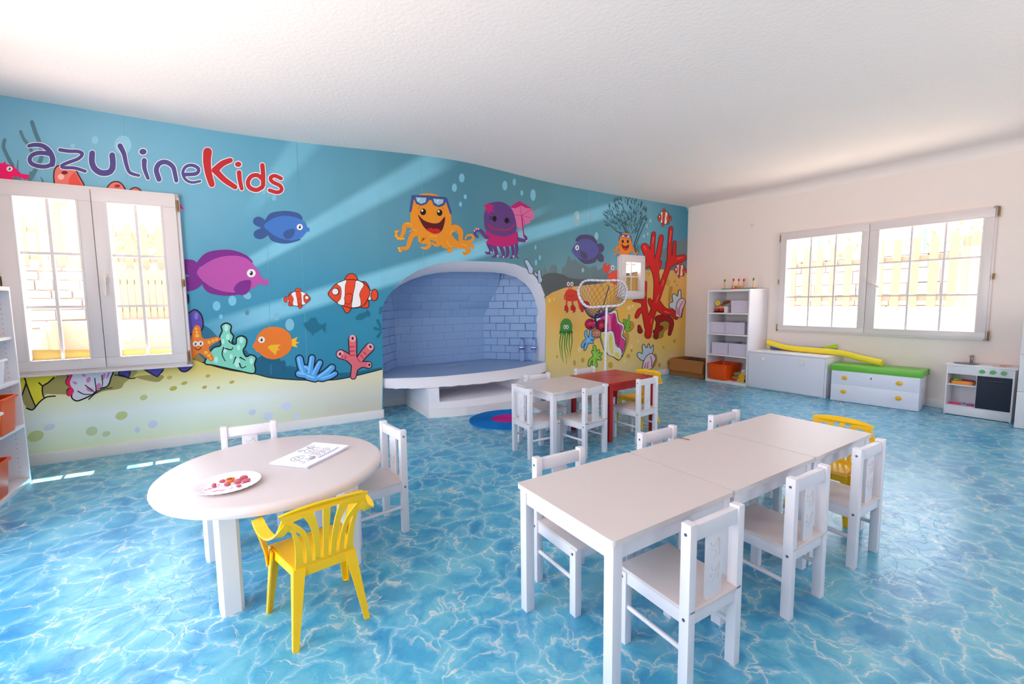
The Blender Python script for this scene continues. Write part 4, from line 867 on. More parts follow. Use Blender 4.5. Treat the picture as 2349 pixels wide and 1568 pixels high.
# plinth with the wood niche
pl_bot = [(1.600, 4.262), (1.70, 4.222), (1.80, 4.190), (1.964, 4.156), (2.2, 4.135), (2.45, 4.13), (2.7, 4.15), (2.93, 4.20)]
pl_top = [(1.605, 4.285), (1.72, 4.272), (1.82, 4.265), (1.98, 4.258), (2.2, 4.252), (2.45, 4.25), (2.7, 4.262), (2.93, 4.30)]
def lerp(a, b2, t): return tuple(a[i]+(b2[i]-a[i])*t for i in range(2))
def band(mb, z0, z1, i0, i1):
    P = [lerp(pl_bot[i], pl_top[i], z0/0.3)+(z0,) for i in range(i0, i1+1)]; Q = [lerp(pl_bot[i], pl_top[i], z1/0.3)+(z1,) for i in range(i0, i1+1)]
    n = len(P); mb.faces(P+Q, [(i, i+1, n+i+1, n+i) for i in range(n-1)], hearth_mat, M=OF, smooth=True)
mb = MB()
band(mb, 0, 0.152, 0, 7); band(mb, 0.152, 0.30, 0, 1); band(mb, 0.152, 0.30, 6, 7)
def quad(mb, pts, m): mb.faces(pts, [(0, 1, 2, 3)], m, M=OF)
quad(mb, [(1.60, 4.262, 0), (1.60, 5.05, 0), (1.605, 5.05, 0.30), (1.605, 4.285, 0.30)], hearth_mat)
quad(mb, [(2.93, 4.20, 0), (2.93, 5.05, 0), (2.93, 5.05, 0.30), (2.93, 4.30, 0.30)], hearth_mat)
a = lerp(pl_bot[1], pl_top[1], 0.5); b2 = lerp(pl_bot[6], pl_top[6], 0.5)
sh = [lerp(pl_bot[i], pl_top[i], 0.505)+(0.152,) for i in range(1, 7)]+[(2.70, 4.85, 0.152), (1.72, 4.85, 0.152)]
tr = tessellate_polygon([[Vector((p[0], p[1], 0)) for p in sh]]); mb.faces(sh, [tuple(t) for t in tr], hearth_mat, M=OF)
quad(mb, [(a[0], a[1], 0.152), (1.72, 4.85, 0.152), (1.72, 4.85, 0.30), (a[0], a[1]+0.02, 0.30)], hearth_mat)
quad(mb, [(b2[0], b2[1], 0.152), (2.70, 4.85, 0.152), (2.70, 4.85, 0.30), (b2[0], b2[1]+0.02, 0.30)], hearth_mat)
quad(mb, [(1.72, 4.85, 0.152), (2.70, 4.85, 0.152), (2.70, 4.85, 0.30), (1.72, 4.85, 0.30)], hearth_mat)
mb.build('plinth', root)
mb = MB()
for p, q in zip(pl_bot[:-1], pl_bot[1:]):
    d = math.hypot(q[0]-p[0], q[1]-p[1]); mb.box((0, -0.012, 0), (d+0.004, 0, 0.088), skirt, M=OF @ T(p[0], p[1], 0, math.atan2(q[1]-p[1], q[0]-p[0])))
mb.box((1.588, 4.25, 0), (1.60, 5.03, 0.088), skirt, M=OF); mb.box((1.205, 5.018, 0), (1.60, 5.03, 0.088), skirt, M=OF)
mb.build('skirting', root)
# recess: painted blockwork
def blocks(mb, p0, p1, z0, rows, L_, H_, jit, prof=None, seed=1, gap=0.006, deep=0.012):
    rr = random.Random(seed); d = Vector((p1[0]-p0[0], p1[1]-p0[1], 0)); ln = d.length; ang = math.atan2(d.y, d.x)
    for r in range(rows):
        za, zb = z0+r*H_, z0+(r+1)*H_
        x = -L_*(0.5 if r % 2 else 0)+rr.uniform(-0.02, 0.02)
        while x < ln:
            w = L_*rr.uniform(0.88, 1.12); xa, xb = max(0, x), min(ln, x+w)
            if xb-xa > 0.02:
                o1 = prof(za) if prof else 0; o2 = prof(zb) if prof else 0; j = rr.uniform(0, jit)
                MM = OF @ T(p0[0], p0[1], 0, ang)
                g = gap/2
                v = [(xa+g, -o1-j, za+g), (xb-g, -o1-j, za+g), (xb-g, -o2-j, zb-g), (xa+g, -o2-j, zb-g)]
                v2 = [(xa, -o1+deep, za), (xb, -o1+deep, za), (xb, -o2+deep, zb), (xa, -o2+deep, zb)]
                mb.faces(v+v2, [(0, 1, 2, 3), (0, 4, 5, 1), (1, 5, 6, 2), (2, 6, 7, 3), (3, 7, 4, 0)], blue, M=MM)
            x += w
def lean(z): return 0 if z < 1.0 else (z-1.0)*0.42
mb = MB(); blocks(mb, (1.50, 5.335), (2.95, 5.32), 0.40, 15, 0.27, 0.098, 0.003, prof=lean, seed=2, gap=0.004, deep=0.002); mb.build('back_bricks', root)
mb = MB(); blocks(mb, (2.80, 5.33), (3.40, 4.72), 0.40, 15, 0.19, 0.098, 0.018, seed=3, gap=0.009, deep=0.004); mb.build('side_bricks', root)
mb = MB(); blocks(mb, (1.16, 4.72), (1.60, 5.33), 0.40, 15, 0.19, 0.098, 0.018, seed=4, gap=0.009, deep=0.004); mb.build('side_bricks', root)
# masonry shell that closes the recess, arch reveal
mb = MB()
for lo, hi in (((0.85, 4.80, 0), (1.15, 5.6, 2.2)), ((3.42, 4.80, 0), (3.7, 5.6, 2.2)), ((0.85, 5.42, 0.29), (3.7, 5.6, 2.2)), ((0.85, 4.80, 1.86), (3.7, 5.6, 2.2)), ((1.1, 5.03, 0), (3.5, 5.05, 0.30)), ((3.30, 4.82, 0), (3.42, 5.05, 0.29)), ((1.1, 4.80, 0), (1.205, 5.05, 0.29))):
    mb.box(lo, hi, hearth_mat, M=OF)
mb.build('masonry', root)
outer = ARCH[:-2]
inner = []
for i, (x, z) in enumerate(outer):
    zz = z if z < 1.0 else 1.0+(z-1.0)*0.835
    xx = x+(0.02 if x < 1.9 else -0.0)*1 if z < 1.2 else 2.27+(x-2.27)*0.985
    inner.append((xx, zz))
mb = MB(); steps = 6; V = []; n = len(outer)
for s_ in range(steps+1):
    t = s_/steps
    for (o_, i_) in zip(outer, inner):
        e_ = 1-math.cos(t*pi/2)
        V.append((o_[0]+(i_[0]-o_[0])*(0.3*t+0.7*e_), wall_y(o_[0])*(1-t)+4.81*t, o_[1]+(i_[1]-o_[1])*(0.5*t+0.5*math.sin(t*pi/2))))
Fc = [(s_*n+i, s_*n+i+1, (s_+1)*n+i+1, (s_+1)*n+i) for s_ in range(steps) for i in range(n-1)]
mb.faces(V, Fc, hearth_mat, M=OF, smooth=True)
# inner rim closing towards the masonry
V = [(i_[0], 4.81, i_[1]) for i_ in inner]+[(2.27+(i_[0]-2.27)*1.12, 4.81, (i_[1] if i_[1] < 1.0 else 1.0+(i_[1]-1.0)*1.8)) for i_ in inner]
mb.faces(V, [(i, i+1, n+i+1, n+i) for i in range(n-1)], blue, M=OF)
mb.build('arch', root)

# water bottles on the hearth
clear = bpy.data.materials.new('clear_bottle_plastic'); clear.use_nodes = True
b = clear.node_tree.nodes['Principled BSDF']; b.inputs['Transmission Weight'].default_value = 0.85; b.inputs['Roughness'].default_value = 0.08; b.inputs['Base Color'].default_value = (0.75, 0.86, 1, 1); b.inputs['IOR'].default_value = 1.2
capm = mat('blue_cap', (40, 110, 200), 0.4); labm = mat('bottle_label_blue', (60, 110, 200), 0.5); labw = mat('bottle_label_white', (230, 235, 245), 0.5); labr = mat('bottle_label_red', (200, 50, 80), 0.5)
def bottle(loc, label, rz):
    t = thing('water_bottle', label, 'bottle', loc, rz, 'water bottles in the hearth')
    mb = MB(); mb.lathe([(0.026, 0.001), (0.031, 0.008), (0.031, 0.05), (0.029, 0.055), (0.031, 0.06), (0.031, 0.10), (0.028, 0.125), (0.031, 0.15), (0.031, 0.20), (0.026, 0.235), (0.014, 0.265), (0.012, 0.285)], clear, 20); mb.build('bottle_body', t)
    mb = MB(); mb.lathe([(0.0315, 0.150), (0.0322, 0.152), (0.0322, 0.192), (0.0315, 0.194)], labm, 20, caps=False); mb.lathe([(0.0326, 0.176), (0.0326, 0.190)], labw, 20, caps=False); mb.ball((-0.012, -0.030, 0.172), 0.012, labr, sc=(1, 0.3, 0.8)); mb.build('bottle_label', t)
    mb = MB(); mb.lathe([(0.0145, 0.284), (0.0145, 0.305), (0.012, 0.308), (0.0, 0.308)], capm, 16); mb.build('cap', t)
bottle((3.115, 4.86, 0.401), 'clear water bottle with blue cap on the hearth, left of the two', 0.2)
bottle((3.225, 4.745, 0.401), 'clear water bottle with blue cap on the hearth, right of the two beside the jamb', -0.2)

# ------------------------------------------------------------------ white wooden child chair
def make_chair():
    t = thing('child_chair', 'white wooden child chair', 'chair', group=None)
    W_, D_ = 0.262, 0.283
    for sx_ in (-1, 1):
        x0 = -W_/2 if sx_ < 0 else W_/2-0.030
        mb = MB(); mb.box((x0, 0, 0), (x0+0.030, 0.034, 0.537), furn, bev=0.0025); mb.build('leg', t)
        mb = MB(); mb.box((x0, D_-0.034, 0), (x0+0.030, D_, 0.262), furn, bev=0.0025); mb.build('leg', t)
        mb = MB()
        mb.tube([(sx_*(W_/2-0.015), 0.03, 0.135), (sx_*(W_/2-0.015), D_-0.03, 0.135)], 0.0085, furn, 12); mb.build('stretcher', t)
    mb = MB()
    mb.box((-W_/2+0.004, -0.0, 0.262), (W_/2-0.004, D_+0.006, 0.274), furn_top, bev=0.003)
    seat = mb.build('seat', t)
    mb = MB()
    mb.box((-W_/2+0.028, 0.008, 0.220), (W_/2-0.028, 0.024, 0.264), furn, bev=0.0015); mb.box((-W_/2+0.028, D_-0.024, 0.220), (W_/2-0.028, D_-0.008, 0.264), furn, bev=0.0015)
    for s_ in (-1, 1): mb.box((s_*(W_/2-0.015)-0.008, 0.03, 0.220), (s_*(W_/2-0.015)+0.008, D_-0.03, 0.264), furn, bev=0.0015)
    mb.build('seat_frame', t)
    mb = MB(); mb.box((-W_/2+0.028, 0.006, 0.480), (W_/2-0.028, 0.028, 0.529), furn, bev=0.002); mb.build('back_rail', t)
    mb = MB(); mb.box((-0.037, 0.010, 0.270), (0.037, 0.020, 0.484), furn, bev=0.001); sp = mb.build('back_splat', t)
    mb = MB()
    for yy, s_ in ((0.0093, 1), (0.0207, -1)):
        for P in ([(-0.022, 0.452), (-0.016, 0.440), (-0.004, 0.442), (0.006, 0.446), (0.016, 0.458), (0.020, 0.444), (0.020, 0.425), (0.022, 0.408), (0.014, 0.404)], [(0.0, 0.425), (0.002, 0.408), (-0.006, 0.400)], [(-0.02, 0.43), (-0.012, 0.424)],
                  [(-0.016, 0.372), (-0.010, 0.360), (0.004, 0.358), (0.014, 0.368), (0.022, 0.378), (0.020, 0.350), (0.018, 0.330)], [(0.006, 0.348), (-0.002, 0.338), (-0.008, 0.324)], [(-0.024, 0.352), (-0.018, 0.342), (-0.012, 0.350)]):
            mb.tube([(x*s_, yy, z) for x, z in smooth_pts(P, False, 3)], 0.0011, furn_top, 6)
    mb.build('carved_animal', sp)
    for s_ in (-1, 1):
        for (yy, zz) in ((0.017, 0.505), (0.017, 0.243), (D_-0.017, 0.243)):
            mb = MB(); mb.lathe([(0.0, 0.0008), (0.0025, 0.0008), (0.0032, 0.0018), (0.0048, 0.0018), (0.0052, 0)], steel, 12, M=T(s_*W_/2, yy, zz, 0, s_*pi/2)); mb.build('screw', t)
    return t
GB, GS, GO = 'white child chairs at the long table', 'white child chairs at the red and white table', 'white child chairs at the round table'
chair = make_chair()
chair.location = (1.194, 0.771, 0); chair.rotation_euler = (0, 0, R(-0.5))
chair['label'] = 'white wooden child chair nearest the camera, tucked at the long table front corner'; chair['group'] = GB
CH = [(1.787, 0.782, 0, 'white child chair in the middle of the near side of the long table', GB), (2.352, 0.797, 0.5, 'white child chair, near side of the long table, next to its yellow end chair', GB),
      (1.136, 1.497, 180, 'white child chair on the far side of the long table, nearest the round table', GB), (1.757, 1.500, 181, 'white child chair, middle of the far side of the long table, mark on its rail', GB), (2.332, 1.513, 181, 'white child chair on the far side of the long table, farthest from the camera', GB),
      (0.010, 2.785, 179, 'white child chair behind the round table, its back to the mural wall', GO), (0.672, 2.298, 98, 'white child chair at the right of the round table, seen side on', GO),
      (1.787, 2.818, -92, 'white child chair at the open end of the small white table beside the round rug', GS), (2.264, 2.487, 8, 'white child chair on the near side of the small white table', GS), (2.866, 2.517, 6, 'white child chair on the near side of the red table', GS),
      (2.245, 3.262, 177, 'white child chair behind the small white table, in front of the hearth', GS), (2.820, 3.287, 186, 'white child chair behind the red table, near the net stand', GS)]
for x, y, a, lb, g in CH: dup(chair, (x, y, 0), R(a), lb, g)

# ------------------------------------------------------------------ small tables
def make_table(name, label, top, under, group=None):
    t = thing(name, label, 'table', group=group)
    mb = MB(); mb.prism(rrect(-0.30, -0.25, 0.30, 0.25, 0.012, 4), 0.482, 0.5, top); o = mb.build('tabletop', t)
    mb = MB()
    for s_ in (-1, 1):
        mb.box((-0.26, s_*0.228-0.008, 0.428), (0.26, s_*0.228+0.008, 0.483), under, bev=0.0015); mb.box((s_*0.278-0.008, -0.21, 0.428), (s_*0.278+0.008, 0.21, 0.483), under, bev=0.0015)
    mb.build('apron', t)
    for a in (-1, 1):
        for c in (-1, 1):
            mb = MB(); x, y = a*0.272, c*0.222; mb.box((x-0.019, y-0.019, 0), (x+0.019, y+0.019, 0.483), under, bev=0.003); mb.build('leg', t)
    return t
ta = R(1.25); ux, uy = cos(ta), sin(ta)
tw = make_table('play_table', 'white child table, nearest of the three joined into the long table', furn_top, furn, 'joined white tables of the long table')
c0 = (0.862+0.3*ux, 1.130+0.3*uy)
tw.location = (c0[0], c0[1], 0); tw.rotation_euler = (0, 0, ta)
dup(tw, (c0[0]+0.606*ux, c0[1]+0.606*uy, 0), ta, 'white child table, middle one of the three joined into the long table')
dup(tw, (c0[0]+1.212*ux, c0[1]+1.212*uy, 0), ta, 'white child table, far one of the three joined, in front of the yellow end chair')
dup(tw, (2.237, 2.885, 0), R(3), 'small white child table pushed against the red table', 'tables of the small group')
tr_ = make_table('play_table', 'red child table pushed against the small white table', redp, redp, 'tables of the small group')
tr_.location = (2.845, 2.917, 0); tr_.rotation_euler = (0, 0, R(3))
mb = MB(); mb.tube([(0, 0, 0.0025), (0.012, -0.015, 0.003), (0.018, -0.048, 0.0025)], 0.0022, mat('dry_twig', (150, 92, 60), 0.8), 6)
o = mb.build('twig'); o.location = (1.811, 1.398, 0.5003); tag(o, 'tiny brown twig lying on the middle white table', 'twig')

# round table
t = thing('round_table', 'round white table with thick chamfered legs, plate and papers on it', 'table', (0.105, 2.236, 0), R(8.5))
mb = MB(); mb.lathe([(0.0, 0.416), (0.440, 0.416), (0.452, 0.422), (0.458, 0.436), (0.455, 0.449), (0.446, 0.457), (0.43, 0.460), (0.0, 0.460)], furn_top, 96); mb.build('tabletop', t)
cream_leg = mat('chalky_white_leg', (236, 232, 236), 0.6, 0.3, var=0.04, bscale=12)
for a in (-1, 1):
    for c in (-1, 1):
        mb = MB(); h, k = 0.039, 0.012
        pts = [(h, -h+k), (h, h-k), (h-k, h), (-h+k, h), (-h, h-k), (-h, -h+k), (-h+k, -h), (h-k, -h)]
        mb.prism([(a*0.232+p[0], c*0.235+p[1]) for p in pts], 0, 0.39, cream_leg)
        mb.box((a*0.232-0.041, c*0.235-0.041, 0.388), (a*0.232+0.041, c*0.235+0.041, 0.417), cream_leg, bev=0.003)
        mb.build('leg', t)

# paper plate with crumpled fruit pieces
t = thing('paper_plate', 'white fluted paper plate holding red crumpled pieces on the round table', 'plate', (-0.078, 2.062, 0.4605), R(4))
mb = MB(); V = []; Fc = []; n = 96
prof = [(0.0, 0.002), (0.075, 0.002), (0.085, 0.004), (0.104, 0.013), (0.116, 0.016), (0.1175, 0.0145), (0.105, 0.0105), (0.084, 0.0015), (0.0, 0.0005)]
for (r, z) in prof:
    for k in range(n):
        tt = 2*pi*k/n; fl_ = 0.0007*cos(tt*32) if r > 0.08 else 0; V.append((r*cos(tt), r*sin(tt), z+fl_))
for i in range(len(prof)-1):
    for k in range(n): Fc.append((i*n+k, i*n+(k+1) % n, (i+1)*n+(k+1) % n, (i+1)*n+k))
mb.faces(V, Fc, mat('white_paper_plate', (246, 243, 246), 0.45, 0.4), smooth=True); mb.build('plate_dish', t)
mb = MB(); pk = mat('pink_paint_smear', (226, 70, 140), 0.6)
rr = random.Random(4)
for (x, y, l, a) in ((-0.075, 0.0, 0.016, 0.3), (-0.06, 0.005, 0.018, 0.5), (-0.04, -0.035, 0.03, 0.2), (-0.02, -0.045, 0.02, 0.1), (0.01, -0.04, 0.012, 0.4), (0.07, 0.03, 0.03, 1.0), (0.01, 0.06, 0.012, 0.2), (-0.045, 0.045, 0.014, 0.9), (0.055, -0.012, 0.02, 0.6), (-0.03, 0.03, 0.01, 1.2)):
    mb.prism([(x+l/2*cos(q)*cos(a)-0.002*sin(q)*sin(a)*1.5, y+l/2*cos(q)*sin(a)+0.002*sin(q)*cos(a)*1.5) for q in [2*pi*i/10 for i in range(10)]], 0.0021, 0.0026, pk)
mb.build('paint_smear', t)
def wp(dx, dy): return (dx, dy)
fr = mat('red_crumpled_piece', (206, 92, 108), 0.5, bump=1.0, bscale=120, var=0.35); fr2 = mat('orange_cup', (238, 130, 40), 0.5); fr3 = mat('dark_pit', (110, 50, 20), 0.6)
i = 0
for (x, y, r, sc, lb) in ((-0.124, 2.069, 0.014, (0.8, 1.2, 0.8), 'leftmost'), (-0.098, 2.108, 0.012, (1.3, 0.8, 0.7), 'behind left'), (-0.080, 2.057, 0.013, (1.2, 0.9, 0.8), 'front centre'), (-0.044, 2.060, 0.015, (1.3, 0.9, 0.9), 'centre right'), (-0.023, 2.090, 0.015, (1.4, 0.9, 0.9), 'back right'), (-0.014, 2.058, 0.014, (1.4, 0.8, 0.8), 'rightmost'), (-0.041, 2.018, 0.011, (1.2, 0.8, 0.6), 'nearest the plate edge')):
    i += 1; mb = MB(); r *= 0.72; mb.ball((0, 0, 0), r, fr, sc=sc, n=14, lump=0.10, seed=i)
    o = mb.build('crumpled_fruit'); o.location = (x, y, 0.4632+r*sc[2]*0.92); tag(o, 'small crumpled red fruit piece on the paper plate, '+lb, 'food', 'crumpled red fruit pieces on the plate')
mb = MB(); mb.lathe([(0, 0), (0.010, 0.001), (0.016, 0.008), (0.016, 0.013), (0.012, 0.013), (0.009, 0.008), (0, 0.006)], fr2, 20); mb.ball((0, 0, 0.009), 0.010, fr3, sc=(1, 1, 0.4))
o = mb.build('orange_fruit_half'); o.location = (-0.070, 2.098, 0.4632); tag(o, 'orange hollow fruit half with dark centre on the paper plate', 'food')

# sheets with a colouring drawing
P4 = [(0.071, 2.240), (0.289, 2.438), (0.430, 2.288), (0.219, 2.062)]
ctr = Vector((sum(p[0] for p in P4)/4, sum(p[1] for p in P4)/4, 0.4605))
paper = mat('white_paper', (240, 240, 252), 0.7, 0.2); inkm = mat('black_drawing_line', (60, 56, 90), 0.7); inko = mat('orange_crayon', (236, 150, 110), 0.8)
t = thing('paper_stack', 'stack of white sheets with a line drawing on top, on the round table', 'paper', ctr)
ax = (Vector((P4[1][0], P4[1][1], 0))-Vector((P4[0][0], P4[0][1], 0))).normalized(); ang0 = math.atan2(ax.y, ax.x)
sheetW, sheetH = 0.285, 0.205
def sheet(mb, z, rot, dx, dy, lift):
    V = []; Fc = []; nx = 14
    for i in range(nx+1):
        for j in range(2):
            u = -sheetW/2+sheetW*i/nx; v = -sheetH/2+sheetH*j; zz = z+lift*max(0, (u/sheetW*2)-0.25)**2+lift*0.5*max(0, (-u/sheetW*2)-0.6)**2
            V.append((u, v, zz))
    for i in range(nx): Fc.append((2*i, 2*i+2, 2*i+3, 2*i+1))
    n0 = len(V); V += [(a, b_, c-0.0006) for a, b_, c in V]; Fc += [tuple(n0+k for k in reversed(f)) for f in Fc[:nx]]
    for i in range(nx): Fc += [(2*i, 2*i+2, n0+2*i+2, n0+2*i), (2*i+1, 2*i+3, n0+2*i+3, n0+2*i+1)]
    Fc += [(0, 1, n0+1, n0), (2*nx, 2*nx+1, n0+2*nx+1, n0+2*nx)]
    mb.faces(V, Fc, paper, M=T(dx, dy, 0, ang0+rot), smooth=False)
mb = MB(); rr = random.Random(8)
for i in range(7): sheet(mb, 0.001+i*0.0011, rr.uniform(-0.03, 0.03), rr.uniform(-0.003, 0.003), rr.uniform(-0.003, 0.003), 0.003+i*0.001)
mb.build('lower_sheets', t)
mb = MB(); sheet(mb, 0.0092, 0, 0, 0, 0.010); top_sheet = mb.build('top_sheet', t)
# drawing, traced in image space of the sheet: u along length, v across
mb = MB()
def line(P, m=inkm, w=0.0006, k=4):
    Q = smooth_pts(P, False, k) if len(P) > 2 else P
    pts = []
    for (u, v) in Q: pts.append((u, v, 0.0098+0.010*max(0, (u/sheetW*2)-0.25)**2+0.005*max(0, (-u/sheetW*2)-0.6)**2))
    mb.tube(pts, w, m, 5, M=T(0, 0, 0, ang0))
def circ(cx, cy, rx, ry, a0=0, a1=360, n=14): return [(cx+rx*cos(R(a0+(a1-a0)*i/n)), cy+ry*sin(R(a0+(a1-a0)*i/n))) for i in range(n+1)]
line(circ(0.045, 0.03, 0.038, 0.036, -30, 230)); line(circ(0.045, 0.022, 0.020, 0.010, 190, 350)); line(circ(0.034, 0.036, 0.004, 0.006)); line(circ(0.056, 0.036, 0.004, 0.006))
line(circ(-0.065, 0.015, 0.034, 0.030, -20, 240)); line(circ(-0.065, 0.006, 0.018, 0.010, 190, 350)); line(circ(-0.076, 0.022, 0.004, 0.006)); line(circ(-0.055, 0.022, 0.004, 0.006))
line([(0.06, 0.06), (0.075, 0.088), (0.10, 0.07), (0.085, 0.055), (0.06, 0.06)]); line([(0.075, 0.088), (0.07, 0.05)]); line([(0.02, 0.066), (0.012, 0.085), (0.035, 0.08), (0.03, 0.062)])
for k in range(6):
    x = -0.10+k*0.034; line([(x, -0.02-0.002*(k % 2)), (x+0.008, -0.045), (x-0.006, -0.055), (x-0.012, -0.045)])
    x = 0.0+k*0.017; line([(x, -0.012), (x+0.006, -0.03), (x-0.004, -0.038)])
for k in range(9): x = -0.02+k*0.012; line([(x, -0.012), (x+0.004, 0.0)], inko, 0.0012)
for k in range(11): x = -0.03+k*0.013; line([(x, -0.072), (x+0.003, -0.064), (x+0.007, -0.074), (x+0.002, -0.078)], w=0.0007)
for k in range(6): line([(-0.05+k*0.006, -0.03), (-0.062+k*0.004, -0.058)], w=0.0007)
mb.build('drawing', top_sheet)

# ------------------------------------------------------------------ yellow plastic armchair
def make_yellow():
    t = thing('plastic_armchair', '', 'chair')
    # local: back at y=0, seat towards +y, x centred
    def bow(u, v): # position on the curved back shell; u across, v height
        k = (v-0.25)/0.25
        return (u, -0.005+0.055*(1-k)+0.55*u*u*(0.4+0.6*k)+0.0, v)
    half = [(0.0, 0.500), (0.06, 0.498), (0.11, 0.492), (0.150, 0.482), (0.142, 0.466), (0.150, 0.440), (0.158, 0.425), (0.128, 0.428), (0.112, 0.410), (0.104, 0.375), (0.100, 0.330), (0.100, 0.285), (0.102, 0.236), (0.05, 0.230), (0.0, 0.228)]
    outl = half+[(-x, z) for x, z in reversed(half[1:-1])]
    def slot(P, Q):
        a = smooth_pts(P, False, 3); b_ = smooth_pts(Q, False, 3); return a+b_[::-1]
    holes = []
    for s_ in (-1, 1):
        holes.append([(s_*x, z) for x, z in slot([(0.008, 0.275), (0.009, 0.35), (0.012, 0.42), (0.013, 0.472)], [(0.018, 0.275), (0.021, 0.35), (0.030, 0.42), (0.044, 0.472)])])
        holes.append([(s_*x, z) for x, z in slot([(0.036, 0.275), (0.040, 0.34), (0.052, 0.41), (0.076, 0.460)], [(0.046, 0.275), (0.052, 0.34), (0.070, 0.405), (0.110, 0.452)])])
        holes.append([(s_*x, z) for x, z in slot([(0.064, 0.275), (0.067, 0.33), (0.074, 0.37), (0.088, 0.402)], [(0.074, 0.275), (0.079, 0.33), (0.086, 0.37), (0.100, 0.412)])])
    def dens(L_):
        out = []
        for i in range(len(L_)):
            a, b_ = L_[i], L_[(i+1) % len(L_)]; m_ = max(1, int(math.hypot(b_[0]-a[0], b_[1]-a[1])/0.012))
            for k in range(m_): out.append((a[0]+(b_[0]-a[0])*k/m_, a[1]+(b_[1]-a[1])*k/m_))
        return out
    loops = [dens(outl)]+[dens(h) for h in holes]; flat = [p for l in loops for p in l]
    tr = tessellate_polygon([[Vector((p[0], p[1], 0)) for p in l] for l in loops]); n = len(flat)
    mb = MB(); V = [Vector(bow(*p)) for p in flat]; V2 = [v+Vector((0, 0.007, 0)) for v in V]
    Fc = [tuple(q) for q in tr]+[tuple(i+n for i in reversed(q)) for q in tr]; k = 0
    for l in loops:
        c = len(l)
        for i in range(c): Fc.append((k+i, k+(i+1) % c, n+k+(i+1) % c, n+k+i))
        k += c
    mb.faces(V+V2, Fc, yel)
    # rolled rim along the top edge
    rim = [bow(x, z) for x, z in [(-x, z) for x, z in reversed(half[1:4])]+half[:4]]
    mb.tube([(x, y+0.003, z) for x, y, z in smooth_pts(rim, False, 3)], 0.0045, yel, 8)
    mb.build('backrest', t)
    # seat
    mb = MB(); N_ = 12; V = []; Fc = []
    for j in range(N_+1):
        v = j/N_; y = 0.05+0.235*v; w = 0.100+0.035*v
        for i in range(N_+1):
            u = -1+2*i/N_; z = 0.262+0.008*v-0.008*(1-u*u)*(1-(2*v-1)**2)+(0.0025 if (abs((abs(u)*7) % 2-1) < 0.25 and abs(u) > 0.2 and 0.1 < v < 0.85) else 0)
            if v > 0.9: z -= 0.012*(v-0.9)/0.1
            V.append((u*w, y, z))
    for j in range(N_):
        for i in range(N_): k = j*(N_+1)+i; Fc.append((k, k+1, k+N_+2, k+N_+1))
    n0 = len(V); V += [(x, y, z-0.006) for x, y, z in V]; Fc += [tuple(n0+q for q in reversed(f)) for f in Fc]
    mb.faces(V, Fc, yel, smooth=True)
    rimp = [(-0.100, 0.05), (0.100, 0.05), (0.135, 0.285), (-0.135, 0.285)]
    for i in range(4):
        a, b_ = rimp[i], rimp[(i+1) % 4]; d = math.hypot(b_[0]-a[0], b_[1]-a[1]); mb.box((0, -0.003, -0.034), (d, 0.003, 0.001), yel, M=T(a[0], a[1], 0.263 if i != 2 else 0.262, math.atan2(b_[1]-a[1], b_[0]-a[0])))
    mb.build('seat', t)
    # angle-section legs
    def leg(top, bot, sx_, sy_, wt, wb, zt=0.262):
        mb = MB(); V = []
        for (c, z, w) in ((top, zt, wt), (bot, 0.0, wb)):
            th = 0.006
            L_ = [(0, 0), (-sx_*w, 0), (-sx_*w, -sy_*th), (-sx_*th, -sy_*th), (-sx_*th, -sy_*w), (0, -sy_*w)]
            V += [(c[0]+p[0], c[1]+p[1], z) for p in L_]
        Fc = [(i, (i+1) % 6, 6+(i+1) % 6, 6+i) for i in range(6)]+[(0, 1, 2, 3), (0, 3, 4, 5), (6, 7, 8, 9), (6, 9, 10, 11)]
        mb.faces(V, Fc, yel)
        mb.ball((bot[0]-sx_*0.010, bot[1]-sy_*0.010, 0.0045), 0.011, yel, sc=(1, 1, 0.4), n=10)
        mb.build('leg', t)
    leg((-0.108, 0.046), (-0.134, -0.002), -1, -1, 0.040, 0.019); leg((0.108, 0.046), (0.134, -0.002), 1, -1, 0.040, 0.019)
    leg((-0.140, 0.262), (-0.158, 0.295), -1, 1, 0.042, 0.022); leg((0.140, 0.262), (0.158, 0.295), 1, 1, 0.042, 0.022)
    # arms: flat strap from the back tip out and forwards, then bent down to the front leg
    for s_ in (-1, 1):
        path = [(0.128, 0.012, 0.446, 0.020), (0.156, 0.022, 0.414, 0.022), (0.176, 0.050, 0.402, 0.025), (0.186, 0.100, 0.404, 0.027), (0.188, 0.155, 0.408, 0.027), (0.187, 0.200, 0.408, 0.027), (0.184, 0.216, 0.400, 0.027), (0.177, 0.222, 0.372, 0.028), (0.162, 0.236, 0.310, 0.026), (0.150, 0.252, 0.250, 0.018), (0.1462, 0.266, 0.195, 0.008)]
        S_ = smooth_pts(path, False, 4); mb = MB(); V = []; Fc = []
        for i, (x, y, z, w) in enumerate(S_):
            d = Vector(S_[min(i+1, len(S_)-1)][:3])-Vector(S_[max(i-1, 0)][:3]); d.normalize()
            if i < 20: side = Vector((1, 0, 0))
            else: k = min(1, (i-20)/10); side = Vector((1-k*0.6, -k*0.7, 0))
            side = (side-d*side.dot(d)).normalized(); nn = d.cross(side); P_ = Vector((x, y, z))
            for a, b_ in ((-w, 0), (w*0.5, 0), (w*0.5, -0.006), (-w, -0.006)):
                q = P_+side*a*0.9+nn*b_; V.append((s_*q.x, q.y, q.z))
        m_ = len(S_)
        for i in range(m_-1):
            for k in range(4): Fc.append((4*i+k, 4*i+(k+1) % 4, 4*(i+1)+(k+1) % 4, 4*(i+1)+k))
        Fc += [(0, 1, 2, 3), tuple(4*(m_-1)+k for k in range(4))]
        mb.faces(V, Fc, yel); mb.build('armrest', t)
    return t
yc = make_yellow(); yc['label'] = 'yellow plastic child armchair with slotted fan back, in front of the round table'; yc['group'] = 'yellow plastic child armchairs'
